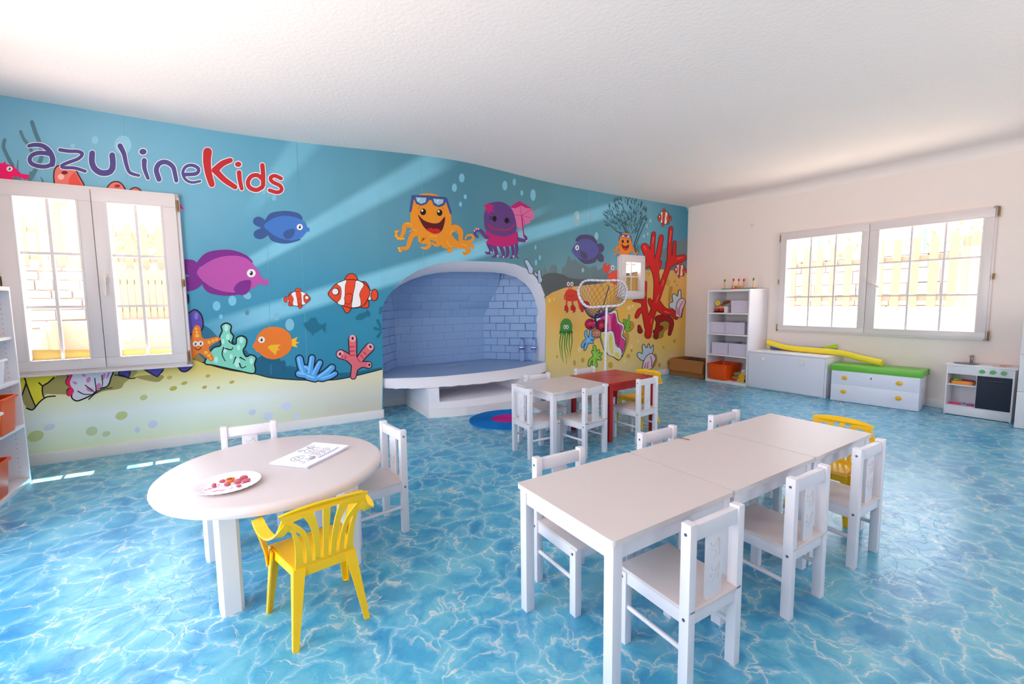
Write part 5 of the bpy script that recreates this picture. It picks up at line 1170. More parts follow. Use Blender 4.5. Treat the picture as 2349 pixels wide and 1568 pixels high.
yc.location = (0.222, 1.612, 0); yc.rotation_euler = (0, 0, R(8.5))
dup(yc, (2.900, 1.137, 0), R(91), 'yellow plastic child armchair at the far end of the long white table')
dup(yc, (3.372, 2.962, 0), R(93), 'yellow plastic child armchair at the end of the red table')

# ------------------------------------------------------------------ rug
t = thing('round_rug', 'round braided blue rug with magenta centre in front of the hearth', 'rug', (2.245, 3.770, 0))
rb, rm = mat('rug_blue', (24, 116, 190), 0.9, 0.1), mat('rug_magenta', (186, 44, 136), 0.9, 0.1)
def coil(r0, r1, m, name):
    mb = MB(); prof = []; k = int((r1-r0)/0.0085); dr = (r1-r0)/k
    for i in range(k):
        a = r0+i*dr; prof += [(a+0.0005, 0.0085), (a+dr*0.3, 0.011), (a+dr*0.7, 0.011), (a+dr-0.0005, 0.0085)]
    prof += [(r1, 0.006), (r1, 0.0)] if r1 > 0.2 else [(r1, 0.0075)]
    mb.lathe([(max(r, 0.0001), z) for r, z in prof], m, 72, caps=False, sy=0.86, sx=0.955); mb.build(name, t)
coil(0.0, 0.178, rm, 'rug_centre'); coil(0.178, 0.415, rb, 'rug_border')

# ------------------------------------------------------------------ net stand with balls
t = thing('net_stand', 'white tubular hoop stand with a blue cord net and blue foot, behind the red table', 'sports stand', (3.80, 4.03, 0))
OFN = Matrix.Translation((-3.80, -4.03, 0)); white_tube = mat('white_tube', (236, 236, 246), 0.3, 0.5); cord = mat('blue_net_cord', (44, 54, 110), 0.8)
mb = MB(); mb.lathe([(0.0, 0.0), (0.20, 0.0), (0.205, 0.02), (0.19, 0.05), (0.06, 0.07), (0.03, 0.09), (0.0, 0.09)], mat('blue_foot', (20, 110, 200), 0.4), 36); mb.build('foot', t)
mb = MB(); mb.tube([(0, 0, 0.085), (-0.025, -0.03, 0.6), (-0.03, -0.05, 1.10)], 0.014, white_tube, 14)
for z in (0.45, 0.5, 0.55, 0.6): mb.ball((-0.026, -0.045, z), 0.004, steel, n=8)
mb.build('pole', t)
ringp = [(3.437, 4.107, 1.279), (3.495, 4.153, 1.341), (3.588, 4.2, 1.404), (3.689, 4.217, 1.426), (3.832, 4.218, 1.427), (4.003, 4.219, 1.428), (4.183, 4.223, 1.434), (4.267, 4.203, 1.408), (4.279, 4.164, 1.355), (4.245, 4.114, 1.289), (4.16, 4.052, 1.206), (4.064, 4.005, 1.144), (3.949, 3.982, 1.113), (3.779, 3.979, 1.109), (3.626, 3.976, 1.104), (3.511, 3.973, 1.101), (3.439, 3.992, 1.126), (3.416, 4.043, 1.193)]
RG = smooth_pts(ringp, True, 4)
mb = MB(); mb.tube(RG, 0.0145, white_tube, 12, M=OFN, closed=True); mb.build('hoop', t)
def rg(u):
    n = len(RG); f = (u % 1)*n; i = int(f); q = f-i; a, b_ = Vector(RG[i % n]), Vector(RG[(i+1) % n]); return a+(b_-a)*q
knot = Vector((3.70, 4.10, 0.955))
def npt(u, v):
    r = rg(u); p = r.lerp(knot, v**0.85); p.z -= 0.10*sin(pi*min(1, v))*(0.6+0.4*sin(2*pi*u)); p.y += 0.03*sin(pi*v); return p
mb = MB(); NS = 26; rn = random.Random(2)
for i in range(NS):
    for s_ in (-1, 1):
        mb.tube([npt(i/NS+s_*v*0.32, v) for v in [k/12 for k in range(13)]], 0.0021, cord, 4, M=OFN, cap=False)
for k in range(34):  # lashing round the hoop
    u = k/34; p = rg(u); q = rg(u+0.012); d = (q-p).normalized(); a = Vector((0, 0, 1)).cross(d).normalized(); b_ = d.cross(a)
    mb.tube([p+d*0.02*(j/8-0.5)+(a*cos(j*pi/4)+b_*sin(j*pi/4))*0.0165 for j in range(9)], 0.002, cord, 4, M=OFN, cap=False)
mb.tube([(4.02, 4.2, 1.36), (3.84, 4.10, 1.14), knot], 0.006, cord, 6, M=OFN)
mb.tube([knot+Vector((0, -0.02, 0.06)), knot, knot+Vector((0.01, -0.03, -0.10))], 0.011, cord, 6, M=OFN)
BALLS = [((3.612, 4.09, 0.893), 0.066), ((3.795, 4.09, 0.868), 0.078), ((3.690, 4.07, 0.778), 0.058)]
for (c, r) in BALLS:
    c = Vector(c)
    for j in range(5):
        a = pi*j/5; mb.tube([c+Vector((cos(a)*sin(q), sin(a)*sin(q), cos(q)))*(r*1.03) for q in [2*pi*k/16 for k in range(16)]], 0.0016, cord, 4, M=OFN, closed=True)
    for h in (-0.55, 0, 0.55): mb.tube([c+Vector((cos(q)*math.sqrt(1-h*h), sin(q)*math.sqrt(1-h*h), h))*(r*1.03) for q in [2*pi*k/14 for k in range(14)]], 0.0016, cord, 4, M=OFN, closed=True)
mb.build('net', t)
bred = mat('red_ball', (196, 20, 60), 0.3, 0.5); bblk = mat('black_ball_patch', (40, 14, 30), 0.4); btan = mat('tan_ball', (206, 140, 104), 0.5)
for i, ((c, r), lb) in enumerate(zip(BALLS, ('red ball with black patches in the net, left one', 'red ball with black patches in the net, right one behind the pole', 'tan ball hanging lowest in the blue net'))):
    mb = MB(); mb.ball((0, 0, 0), r, btan if i == 2 else bred, n=28)
    if i < 2:
        for k, (a, b_) in enumerate(((-70, 0), (-20, 30), (-110, 40), (-120, -30), (-55, -45), (-75, 65), (0, -20), (150, 0), (60, 30), (90, -40))):
            d = Vector((cos(R(a))*cos(R(b_)), sin(R(a))*cos(R(b_)), sin(R(b_)))); q = d.to_track_quat('Z', 'Y').to_matrix().to_4x4()
            mb.lathe([(0, r*1.012), (r*0.17, r*0.998), (r*0.21, r*0.975)], bblk, 5, M=q, caps=False)
    o = mb.build('ball'); o.location = c; tag(o, lb, 'ball', 'balls in the net' if i < 2 else None)

# ------------------------------------------------------------------ furniture along the right wall
RZ = R(-90)+math.atan(RS)
TR = lambda x, y, z=0, rz=RZ: T(x, y, z, rz)
def rel(base, lx, ly, lz, rz=RZ):
    p = T(base[0], base[1], 0, rz) @ Vector((lx, ly, lz)); return p
SB = (5.735, 3.995)
t = thing('shelf_unit', 'tall white open shelf unit with grey boxes and an orange bin by the corner', 'shelf', (SB[0], SB[1], 0), RZ)
w, d, h = 0.605, 0.465, 1.31
for nm, lo, hi in (('side_panel', (0, 0, 0), (0.018, d, 1.278)), ('side_panel', (w-0.018, 0, 0), (w, d, 1.278)), ('top', (-0.002, -0.003, 1.278), (w+0.002, d, h)), ('bottom', (0.018, 0.0, 0.0), (w-0.018, d, 0.036)), ('back', (0.018, d-0.012, 0.036), (w-0.018, d-0.004, 1.278))):
    mb = MB(); mb.box(lo, hi, lam, bev=0.0015 if nm != 'back' else 0); mb.build(nm, t)
for z in (0.987, 0.694, 0.400): mb = MB(); mb.box((0.018, 0.004, z-0.020), (w-0.018, d-0.012, z), lam, bev=0.001); mb.build('shelf', t)
greyb = mat('grey_storage_box', (206, 196, 214), 0.75, 0.2); dark_in = mat('dark_box_inside', (70, 66, 84), 0.9)
def obox(lx0, lx1, z0, z1, dp, label, ly=0.05):
    mb = MB(); W_ = lx1-lx0; H_ = z1-z0; e_ = 0.004
    for lo, hi in (((0, 0, 0), (W_, e_, H_)), ((0, dp-e_, 0), (W_, dp, H_)), ((0, 0, 0), (e_, dp, H_)), ((W_-e_, 0, 0), (W_, dp, H_)), ((0, 0, 0), (W_, dp, e_))): mb.box(lo, hi, greyb)
    mb.box((0.01, 0.02, 0.01), (W_-0.01, dp-0.02, H_*0.8), dark_in, bev=0.01)  # dark block inside each open box
    o = mb.build('storage_box'); o.location = rel(SB, lx0, ly, z0+0.0005); o.rotation_euler = (0, 0, RZ); tag(o, label, 'box', 'grey storage boxes in the shelf unit')
obox(0.322, 0.560, 0.987, 1.155, 0.34, 'pale grey storage box on the top shelf beside the wooden toys')
obox(0.022, 0.262, 0.694, 0.856, 0.34, 'pale grey open storage box, left one on the second shelf')
obox(0.266, 0.535, 0.694, 0.858, 0.34, 'pale grey open storage box, right one on the second shelf', 0.03)
obox(0.060, 0.310, 0.400, 0.566, 0.34, 'pale grey open storage box, left one on the third shelf', 0.04)
obox(0.316, 0.575, 0.400, 0.568, 0.34, 'pale grey open storage box, right one on the third shelf', 0.03)
# moulded plastic bin, shared by the shelf unit and the left shelf
def bin_mesh(name, m, W_=0.30, D_=0.42, H_=0.225):
    mb = MB(); V = []; Fc = []
    rings = [(0.80, 0.0), (0.83, 0.012), (0.915, H_-0.016), (1.0, H_-0.012), (1.0, H_), (0.90, H_), (0.88, H_-0.012), (0.79, 0.006), (0.0, 0.006)]
    base = rrect(-W_/2, -D_/2, W_/2, D_/2, 0.035, 5); n = len(base)
    for s_, z in rings:
        my = 1-(1-s_)*W_/D_ if s_ > 0.5 else 0
        V += [(p[0]*s_, p[1]*my, z) for p in base]
    for i in range(len(rings)-1):
        for k in range(n): Fc.append((i*n+k, i*n+(k+1) % n, (i+1)*n+(k+1) % n, (i+1)*n+k))
    Fc.append(tuple(range(n-1, -1, -1)))
    mb.faces(V, Fc, m, smooth=True)
    return mb.build(name)
bn = bin_mesh('plastic_bin', orange, 0.31, 0.42, 0.225); bn.location = rel(SB, 0.175, 0.175, 0.0365); bn.rotation_euler = (0, 0, RZ); tag(bn, 'orange plastic bin on the bottom of the tall shelf unit', 'bin')
gy, gr, gg, gk = mat('game_yellow', (226, 180, 40), 0.5), mat('game_red', (200, 40, 40), 0.5), mat('game_green', (90, 160, 80), 0.5), mat('game_black', (30, 24, 28), 0.5)
for i, (lx0, lx1, z0, z1, lb) in enumerate(((0.345, 0.575, 0.0365, 0.098, 'colourful game box at the bottom of the shelf unit, lower of two'), (0.368, 0.578, 0.0985, 0.158, 'colourful game box at the bottom of the shelf unit, upper of two'))):
    mb = MB(); W_ = lx1-lx0; H_ = z1-z0; mb.box((0, 0, 0), (W_, 0.26, H_), gy, bev=0.001)
    mb.prism([(0.0, 0.0), (0.06, 0.0), (0.075, H_*0.45), (0.03, H_*0.6), (0.0, H_*0.5)], 0, 0.001, gr, M=T(0, -0.0002, 0, 0, 0, pi/2)); mb.prism([(0.0, H_*0.5), (0.03, H_*0.6), (0.075, H_*0.45), (0.10, H_*0.9), (0.06, H_), (0, H_)], 0, 0.001, gg, M=T(0, -0.0002, 0, 0, 0, pi/2))
    mb.prism([(W_*0.72, 0), (W_*0.95, 0), (W_*0.95, H_*0.8), (W_*0.76, H_*0.8)], 0, 0.001, gk, M=T(0, -0.0002, 0, 0, 0, pi/2))
    o = mb.build('game_box'); o.location = rel(SB, lx0, 0.10, z0); o.rotation_euler = (0, 0, RZ); tag(o, lb, 'game', 'game boxes on the shelf bottom')
mb = MB(); mb.box((0, 0, 0), (0.10, 0.12, 0.045), lam, bev=0.001); mb.box((0.02, -0.0006, 0.012), (0.06, 0, 0.02), mat('blue_print', (70, 90, 170), 0.5)); mb.ball((0.055, -0.001, 0.03), 0.007, mat('blue_print', (70, 90, 170), 0.5), sc=(1, 0.1, 1), n=8)
o = mb.build('small_box'); o.location = rel(SB, 0.462, 0.12, 0.1585); o.rotation_euler = (0, 0, RZ); tag(o, 'small white box with blue print on top of the game boxes', 'box')
# wooden toys on the top shelf
wood, woodd = mat('toy_wood', (206, 150, 92), 0.5), mat('toy_dark_wood', (130, 66, 40), 0.5); tred = mat('toy_red', (190, 30, 30), 0.35)
t2 = thing('toy_train', 'red wooden toy wagons on the top shelf of the shelf unit', 'toy', rel(SB, 0.045, 0.10, 0.9875), RZ)
for k in range(2): mb = MB(); mb.box((k*0.075, 0, 0.012), (k*0.075+0.062, 0.07, 0.058), tred, bev=0.008); mb.build('wagon', t2)
mb = MB(); mb.box((0.06, 0.03, 0.02), (0.078, 0.04, 0.03), steel)
for k in range(4): mb.tube([(0.014+k*0.036, -0.004, 0.012), (0.014+k*0.036, 0.074, 0.012)], 0.012, gk, 10)
mb.build('wheels', t2)
t2 = thing('toy_blocks', 'light wooden toy planks stacked on the red wagons', 'toy', rel(SB, 0.06, 0.10, 1.0465), RZ)
mb = MB(); mb.box((0, 0, 0), (0.14, 0.06, 0.018), wood, bev=0.004); mb.build('plank', t2); mb = MB(); mb.box((0.06, 0.0, 0.019), (0.19, 0.055, 0.036), wood, bev=0.004); mb.build('plank', t2)
t2 = thing('toy_drum', 'round yellow toy disc leaning on the wooden toy planks', 'toy', rel(SB, 0.10, 0.105, 1.098), RZ)
mb = MB(); mb.lathe([(0, -0.012), (0.033, -0.012), (0.035, -0.008), (0.035, 0.008), (0.033, 0.012), (0, 0.012)], mat('toy_yellow', (232, 190, 40), 0.4), 24, M=T(0, 0, 0.022, 0, 0, pi/2)); mb.build('disc', t2)
mb = MB(); mb.tube([(-0.02, -0.014, 0.04), (0.02, -0.014, 0.008)], 0.0018, gk, 6); mb.build('stick', t2)
t2 = thing('toy_maraca', 'dark brown wooden toy shaker lying on top of the planks', 'toy', rel(SB, 0.19, 0.13, 1.0835), RZ)
mb = MB(); mb.ball((0.03, 0, 0.045), 0.033, woodd, sc=(1.8, 0.9, 0.8), n=16, M=T(0, 0, 0, 0, R(-14))); mb.build('shaker_body', t2)
mb = MB(); mb.tube([(-0.06, 0, 0.006), (0.0, 0, 0.033)], 0.009, woodd, 8); mb.build('handle', t2)
mb = MB(); mb.box((0.0, 0, 0), (0.052, 0.06, 0.085), lam, bev=0.001)
for a in range(4):
    for c in range(7): mb.tube([(0.006+a*0.0125, -0.0006, 0.008+c*0.0115), (0.012+a*0.0125, -0.0006, 0.013+c*0.0115)], 0.0009, gg, 4)
o = mb.build('patterned_box'); o.location = rel(SB, 0.208, 0.075, 0.9875); o.rotation_euler = (0, 0, RZ); tag(o, 'small white box with green zigzag pattern beside the red wagons', 'box')
# ring toss game on top
t2 = thing('ring_toss', 'wooden ring toss game with green and red tipped pegs on the shelf unit', 'toy', rel(SB, 0.335, 0.20, 1.3105), RZ)
gn, rd, pegw, rope = mat('toy_green', (50, 130, 50), 0.5), mat('toy_base_red', (200, 30, 30), 0.5), mat('peg_wood', (232, 176, 122), 0.6), mat('rope', (206, 160, 116), 0.9)
mb = MB(); mb.box((-0.24, -0.022, 0), (0.24, 0.022, 0.014), gn, bev=0.003); mb.build('long_bar', t2)
mb = MB(); mb.box((-0.022, -0.16, 0.0005), (0.022, -0.0225, 0.0145), rd, bev=0.003); mb.box((-0.022, 0.0225, 0.0005), (0.022, 0.16, 0.0145), rd, bev=0.003); mb.build('cross_bar', t2)
for i, (x, y) in enumerate(((-0.205, 0), (0.205, 0), (0, 0), (0, 0.13), (0, -0.13))):
    mb = MB(); mb.tube([(x, y, 0.014), (x, y, 0.115)], 0.0095, pegw, 12); pg = mb.build('peg', t2)
    mb = MB(); mb.lathe([(0.0115, 0.112), (0.0115, 0.140), (0.009, 0.146), (0, 0.148)], gn if i < 2 else tred, 12, M=T(x, y, 0)); mb.build('peg_tip', pg)
for k, (x, y, r, z) in enumerate(((-0.02, 0.0, 0.06, 0.0215), (-0.035, 0.01, 0.062, 0.030), (-0.015, -0.01, 0.058, 0.040), (-0.04, 0.005, 0.05, 0.049))):
    mb = MB(); mb.tube([(x+r*cos(q), y+r*sin(q), z) for q in [2*pi*i/28 for i in range(28)]], 0.0055, rope, 8, closed=True)
    o = mb.build('rope_ring'); o.location = rel(SB, 0.335, 0.20, 1.3105); o.rotation_euler = (0, 0, RZ); tag(o, 'natural rope ring of the ring toss, '+('lowest of the pile', 'second from the bottom', 'second from the top', 'smallest and topmost of the pile')[k], 'toy ring', 'rope rings of the ring toss')

# white storage bench
BB = (5.765, 3.386)
t = thing('storage_bench', 'low white storage bench with two round knobs beside the tall shelf unit', 'bench', (BB[0], BB[1], 0), RZ)
w, d, h = 0.915, 0.455, 0.49
mb = MB(); mb.box((0, 0.022, 0), (w, d, h-0.019), lam, bev=0.0015); mb.build('carcass', t)
mb = MB(); mb.box((-0.001, 0.0, h-0.018), (w+0.001, d, h), lam, bev=0.0015); mb.build('bench_top', t)
fp = mat('pale_grey_front', (226, 224, 234), 0.4, 0.4)
mb = MB(); mb.box((0.002, 0.0, 0.012), (w-0.018, 0.018, h-0.020), fp, bev=0.0015); fpo = mb.build('front_panel', t)
for x in (0.208, 0.668): mb = MB(); mb.lathe([(0.010, 0), (0.010, 0.012), (0.026, 0.014), (0.027, 0.020), (0.024, 0.024), (0, 0.024)], mat('white_knob', (238, 232, 226), 0.35), 28, M=T(x, 0, 0.405, 0, 0, pi/2)); mb.build('knob', fpo)

# foam noodle and blue kite tube
mb = MB(); P = smooth_pts([(6.13, 3.335, 0.590), (6.125, 3.22, 0.560), (6.115, 3.05, 0.532), (6.10, 2.80, 0.5275), (6.09, 2.55, 0.5275), (6.08, 2.40, 0.515), (6.065, 2.22, 0.482), (6.05, 2.03, 0.454)], False, 5)
c0 = Vector(P[0]); mb.tube([Vector(p)-c0 for p in P], 0.036, mat('yellow_foam', (250, 224, 70), 0.8, 0.2), 18); o = mb.build('foam_noodle'); o.location = c0; tag(o, 'long yellow foam pool noodle lying over the bench and toy chest', 'pool noodle')
t = thing('foam_rocket', 'blue foam tube toy with green and yellow fins behind the yellow noodle', 'toy', (6.178, 3.33, 0.522), 0)
bf = mat('blue_foam', (70, 120, 210), 0.7, 0.2)
mb = MB(); mb.tube([(0, -0.02, 0), (-0.002, -0.80, 0.012)], 0.030, bf, 16); mb.build('tube', t)
mb = MB(); mb.tube([(0, 0.0, 0), (0, -0.03, 0.0)], 0.027, mat('yellow_foam_tip', (250, 214, 60), 0.7), 16); mb.build('tip', t)
mb = MB(); mb.faces([(-0.004, -0.62, 0.040), (-0.004, -0.80, 0.040), (-0.004, -0.80, 0.100), (0.004, -0.62, 0.040), (0.004, -0.80, 0.040), (0.004, -0.80, 0.100)], [(0, 1, 2), (5, 4, 3), (0, 3, 4, 1), (1, 4, 5, 2), (2, 5, 3, 0)], mat('lime_foam', (180, 220, 30), 0.6)); mb.build('fin', t)
mb = MB(); mb.box((-0.036, -0.80, 0.004), (-0.028, -0.60, 0.020), mat('yellow_foam_tip', (250, 214, 60), 0.7), bev=0.003); mb.box((-0.02, -0.86, 0.0), (0.01, -0.80, 0.012), mat('yellow_foam_tip', (250, 214, 60), 0.7), bev=0.003); mb.build('side_fin', t)

# toy chest dressed as drawers
TB = (5.795, 2.412); tz = math.atan2(-0.76, 0.105)
t = thing('toy_chest', 'white cloth covered toy chest with green lid and four yellow knobs', 'chest', (TB[0], TB[1], 0), tz)
cloth = mat('white_oilcloth', (232, 230, 242), 0.35, 0.5, bump=0.9, bscale=7)
w, d = 0.765, 0.372
mb = MB(); mb.box((0, 0, 0.002), (w, d, 0.36), cloth, bev=0.006); mb.build('chest_body', t)
mb = MB(); mb.box((0.003, -0.0035, 0.006), (w-0.003, 0.0, 0.193), cloth, bev=0.0015); mb.box((0.003, -0.0035, 0.199), (w-0.003, 0.0, 0.352), cloth, bev=0.0015); fr_ = mb.build('front_cloth', t)
green = mat('green_oilcloth', (104, 186, 50), 0.35, 0.5, bump=0.3, bscale=10)
mb = MB(); mb.box((-0.012, -0.012, 0.352), (w+0.014, d+0.008, 0.414), green, bev=0.006)
mb.box((w+0.006, -0.010, 0.350), (w+0.017, 0.03, 0.408), green, bev=0.003); mb.box((w+0.008, d-0.03, 0.350), (w+0.018, d+0.006, 0.412), green, bev=0.003)
mb.build('lid', t)
for x, z in ((0.128, 0.275), (0.124, 0.118), (0.605, 0.275), (0.605, 0.118)): mb = MB(); mb.ball((x, -0.012, z), 0.024, mat('yellow_knob', (250, 190, 30), 0.4), sc=(1.1, 0.8, 0.95)); mb.build('knob', fr_)
mb = MB(); mb.ball((0.366, -0.004, 0.300), 0.006, gk, sc=(1, 0.2, 1), n=10); mb.ball((0.366, -0.004, 0.289), 0.007, gk, sc=(0.7, 0.2, 1), n=10); mb.build('keyhole', fr_)
mb = MB(); mb.box((w, 0.09, 0.17), (w+0.0012, 0.30, 0.235), mat('clear_tape', (236, 236, 240), 0.15, 0.8)); mb.build('tape', t)
mb = MB(); mb.ball((w+0.004, 0.23, 0.028), 0.018, mat('castor_dark', (150, 130, 130), 0.5), sc=(0.5, 1, 1)); mb.build('castor', t)

# play kitchen
KB = (6.030, 1.496); kz = math.atan2(-0.466, 0.028)
t = thing('play_kitchen', 'small white play kitchen with black oven door and green dials', 'play kitchen', (KB[0], KB[1], 0), kz)
w, d = 0.460, 0.265
for nm, lo, hi in (('side_panel', (0, 0, 0), (0.010, d, 0.498)), ('side_panel', (w-0.012, 0, 0), (w, d, 0.498)), ('back', (0.010, d-0.006, 0.02), (w-0.012, d, 0.498)), ('plinth', (0.010, 0.006, 0.006), (w-0.012, 0.018, 0.088)), ('shelf', (0.010, 0.003, 0.088), (w-0.012, d-0.006, 0.098)), ('shelf', (0.010, 0.008, 0.299), (0.216, d-0.006, 0.308)), ('divider', (0.212, 0.01, 0.098), (0.218, d-0.006, 0.415)), ('dial_panel', (0.010, 0.004, 0.415), (w-0.012, 0.016, 0.498)), ('countertop', (-0.018, -0.012, 0.498), (w+0.016, d, 0.510))):
    mb = MB(); mb.box(lo, hi, lam, bev=0.001); mb.build(nm, t)
blk = mat('black_oven_door', (40, 46, 62), 0.6, 0.3)
mb = MB(); mb.box((0.219, -0.004, 0.100), (w-0.014, 0.006, 0.413), blk, bev=0.001); od = mb.build('oven_door', t)
mb = MB(); mb.box((0.265, -0.022, 0.370), (0.405, -0.012, 0.380), mat('oven_handle', (26, 30, 40), 0.35), bev=0.003); mb.box((0.268, -0.014, 0.371), (0.276, -0.003, 0.379), blk); mb.box((0.394, -0.014, 0.371), (0.402, -0.003, 0.379), blk); mb.build('handle', od)
gd = mat('green_dial', (88, 176, 96), 0.45)
for i, x in enumerate((0.248, 0.318, 0.388)):
    mb = MB(); mb.lathe([(0.019, 0), (0.019, 0.010), (0.017, 0.013), (0, 0.013)], gd, 24, M=T(x, 0.004, 0.458, 0, 0, pi/2)); mb.build('dial', t)
    if i: mb = MB(); mb.tube([(x+0.025*cos(q), 0.0035, 0.458+0.025*sin(q)) for q in [R(120-k*13) for k in range(11)]], 0.0011, steel, 5); mb.build('dial_mark', t)
sinkm = mat('sink_grey', (120, 116, 120), 0.3, 0.6, 0.5)
mb = MB(); mb.lathe([(0.092, 0.5105), (0.094, 0.513), (0.086, 0.5135), (0.078, 0.511), (0.07, 0.5108), (0, 0.5108)], sinkm, 36, M=T(0.115, 0.125, 0)); mb.build('sink', t)
mb = MB(); mb.box((0.125, 0.205, 0.510), (0.147, 0.232, 0.590), sinkm, bev=0.003); mb.box((0.128, 0.14, 0.574), (0.144, 0.21, 0.588), sinkm, bev=0.003); mb.build('faucet', t)
ringm = mat('hob_ring', (214, 150, 130), 0.5)
for (x, y, r) in ((0.345, 0.085, 0.045), (0.375, 0.19, 0.04)): mb = MB(); mb.tube([(x+r*cos(q), y+r*sin(q), 0.5108) for q in [2*pi*k/28 for k in range(28)]], 0.0022, ringm, 5, closed=True); mb.build('hob_ring', t)
t2 = thing('toy_tray', 'orange toy tray with green grapes on the play kitchen shelf', 'toy', T(KB[0], KB[1], 0, kz) @ Vector((0.105, 0.12, 0.3085)), kz)
mb = MB(); mb.prism(rrect(-0.08, -0.055, 0.08, 0.055, 0.02), 0, 0.03, mat('toy_orange', (246, 150, 40), 0.35)); mb.build('tray', t2)
mb = MB(); mb.prism(rrect(-0.03, -0.045, 0.07, 0.045, 0.01), 0.0302, 0.036, mat('toy_magenta', (190, 20, 100), 0.4)); mb.build('tray_insert', t2)
mb = MB()
for k in range(9): mb.ball((-0.055+0.018*(k % 3), -0.03+0.02*(k//3), 0.038+0.004*(k % 2)), 0.011, mat('toy_grape', (130, 200, 50), 0.35), n=10)
mb.build('grapes', t2)
t2 = thing('toy_scissors', 'pink toy frame with blue bow on the lower play kitchen shelf', 'toy', T(KB[0], KB[1], 0, kz) @ Vector((0.06, 0.10, 0.0985)), kz)
pk2 = mat('toy_pink', (230, 20, 130), 0.4)
mb = MB(); mb.tube([(0.045*cos(q), 0.03*sin(q), 0.005) for q in [2*pi*k/24 for k in range(24)]], 0.0045, pk2, 8, closed=True); mb.tube([(0.113+0.028*cos(q), 0.0+0.03*sin(q), 0.005) for q in [2*pi*k/24 for k in range(24)]], 0.0045, pk2, 8, closed=True); mb.build('frame', t2)
mb = MB(); mb.faces([(0.055, -0.012, 0.002), (0.055, 0.018, 0.022), (0.085, 0, 0.012), (0.118, -0.015, 0.002), (0.118, 0.018, 0.02), (0.085, 0.002, 0.016)], [(0, 1, 2), (3, 4, 5), (2, 5, 4), (0, 5, 1)], mat('toy_light_blue', (120, 150, 220), 0.4)); mb.build('bow', t2)

# white drawer cabinet at the right edge
CBX = (5.868, 0.985)
t = thing('drawer_cabinet', 'white drawer cabinet at the right edge beside the play kitchen', 'cabinet', (CBX[0], CBX[1], 0), RZ)
mb = MB(); mb.box((0, 0.016, 0.0), (0.55, 0.455, 0.99), lam, bev=0.0015); mb.build('carcass', t)
for z0, z1 in ((0.004, 0.331), (0.336, 0.660), (0.665, 0.988)): mb = MB(); mb.box((0.0, 0.0, z0), (0.55, 0.015, z1), lam, bev=0.0015); mb.build('drawer_front', t)

# cardboard box with a black bag
QB = (5.772, 4.640)
t = thing('cardboard_box', 'open brown cardboard box with hanging flap in the corner', 'box', (QB[0], QB[1], 0), RZ)
w, d, h = 0.575, 0.38, 0.262
for lo, hi in (((0, 0, 0), (w, 0.004, h)), ((0, d-0.004, 0), (w, d, h)), ((0, 0, 0), (0.004, d, h)), ((w-0.004, 0, 0), (w, d, h)), ((0, 0, 0), (w, d, 0.004))):
    mb = MB() if lo == (0, 0, 0) and hi == (w, 0.004, h) else mb; mb.box(lo, hi, card)
mb.build('box_body', t)
mb = MB(); mb.box((0, -0.004, -0.185), (w, 0, 0), card, M=T(0, -0.001, h, 0, 0, R(-13))); mb.build('flap', t)
mb = MB(); mb.box((0, 0.01, -0.13), (0.004, d-0.01, 0), card, M=T(w, 0, h, 0, R(-20))); mb.build('flap', t)
mb = MB(); mb.ball((0, 0, 0), 0.16, mat('black_bag', (52, 40, 36), 0.6, bump=1.0, bscale=12), sc=(1.4, 0.85, 0.78), n=24, lump=0.07, seed=3)
o = mb.build('black_bag'); o.location = rel(QB, 0.28, 0.19, 0.152); o.rotation_euler = (0, 0, RZ); tag(o, 'crumpled black bag inside the brown cardboard box', 'bag')

# small hooks
hk = mat('white_hook', (236, 226, 222), 0.4)
t = thing('wall_hook', 'small white hook on the right wall above the shelf unit', 'hook', (rwall_x(3.665), 3.665, 2.205))
mb = MB(); mb.tube([(0, 0, 0.01), (-0.045, -0.002, 0.008), (-0.06, 0, -0.004), (-0.055, 0, -0.022), (-0.04, 0, -0.024)], 0.005, hk, 8); mb.tube([(0, 0, 0.01), (-0.005, 0, 0.01)], 0.014, hk, 12); mb.build('hook_arm', t)
t = thing('wall_hook', 'small white hook high in the corner at the end of the mural', 'hook', (6.12, wall_y(6.12), 2.60))
mb = MB(); mb.tube([(0, 0, 0.03), (0.0, -0.04, 0.02), (-0.005, -0.05, 0.0), (-0.01, -0.03, -0.015)], 0.005, hk, 8); mb.build('hook_arm', t)

# ------------------------------------------------------------------ open shelf at the left edge
t = thing('shelf_unit', 'white adjustable shelf with orange bins at the left edge in front of the window', 'shelf', (-1.27, 4.208, 0))
dL, yL = 0.36, -1.15
for nm, lo, hi in (('side_panel', (-dL, -0.018, 0), (0, 0, 1.311)), ('side_panel', (-dL, yL, 0), (0, yL+0.018, 1.311)), ('top', (-dL, yL+0.018, 1.285), (0, -0.018, 1.311)), ('bottom', (-dL, yL+0.018, 0.0), (0, -0.018, 0.032)), ('back', (-dL, yL+0.018, 0.03), (-dL+0.006, -0.018, 1.285))):
    mb = MB(); mb.box(lo, hi, lam, bev=0.0015 if nm != 'back' else 0); sp_ = mb.build(nm, t)
    if lo == (-dL, -0.018, 0):
        mb = MB(); dk = mat('peg_hole', (60, 50, 50), 0.8)
        for k in range(37):
            mb.tube([(-0.045, -0.0185, 0.08+k*0.032), (-0.045, -0.0181, 0.08+k*0.032)], 0.0022, dk, 8)
        mb.build('peg_holes', sp_)
for z, fx in ((1.105, -0.10), (0.989, -0.012), (0.700, 0), (0.402, 0)): mb = MB(); mb.box((-dL+0.006, yL+0.018, z-0.02), (fx, -0.018, z), lam, bev=0.001); mb.build('shelf', t)
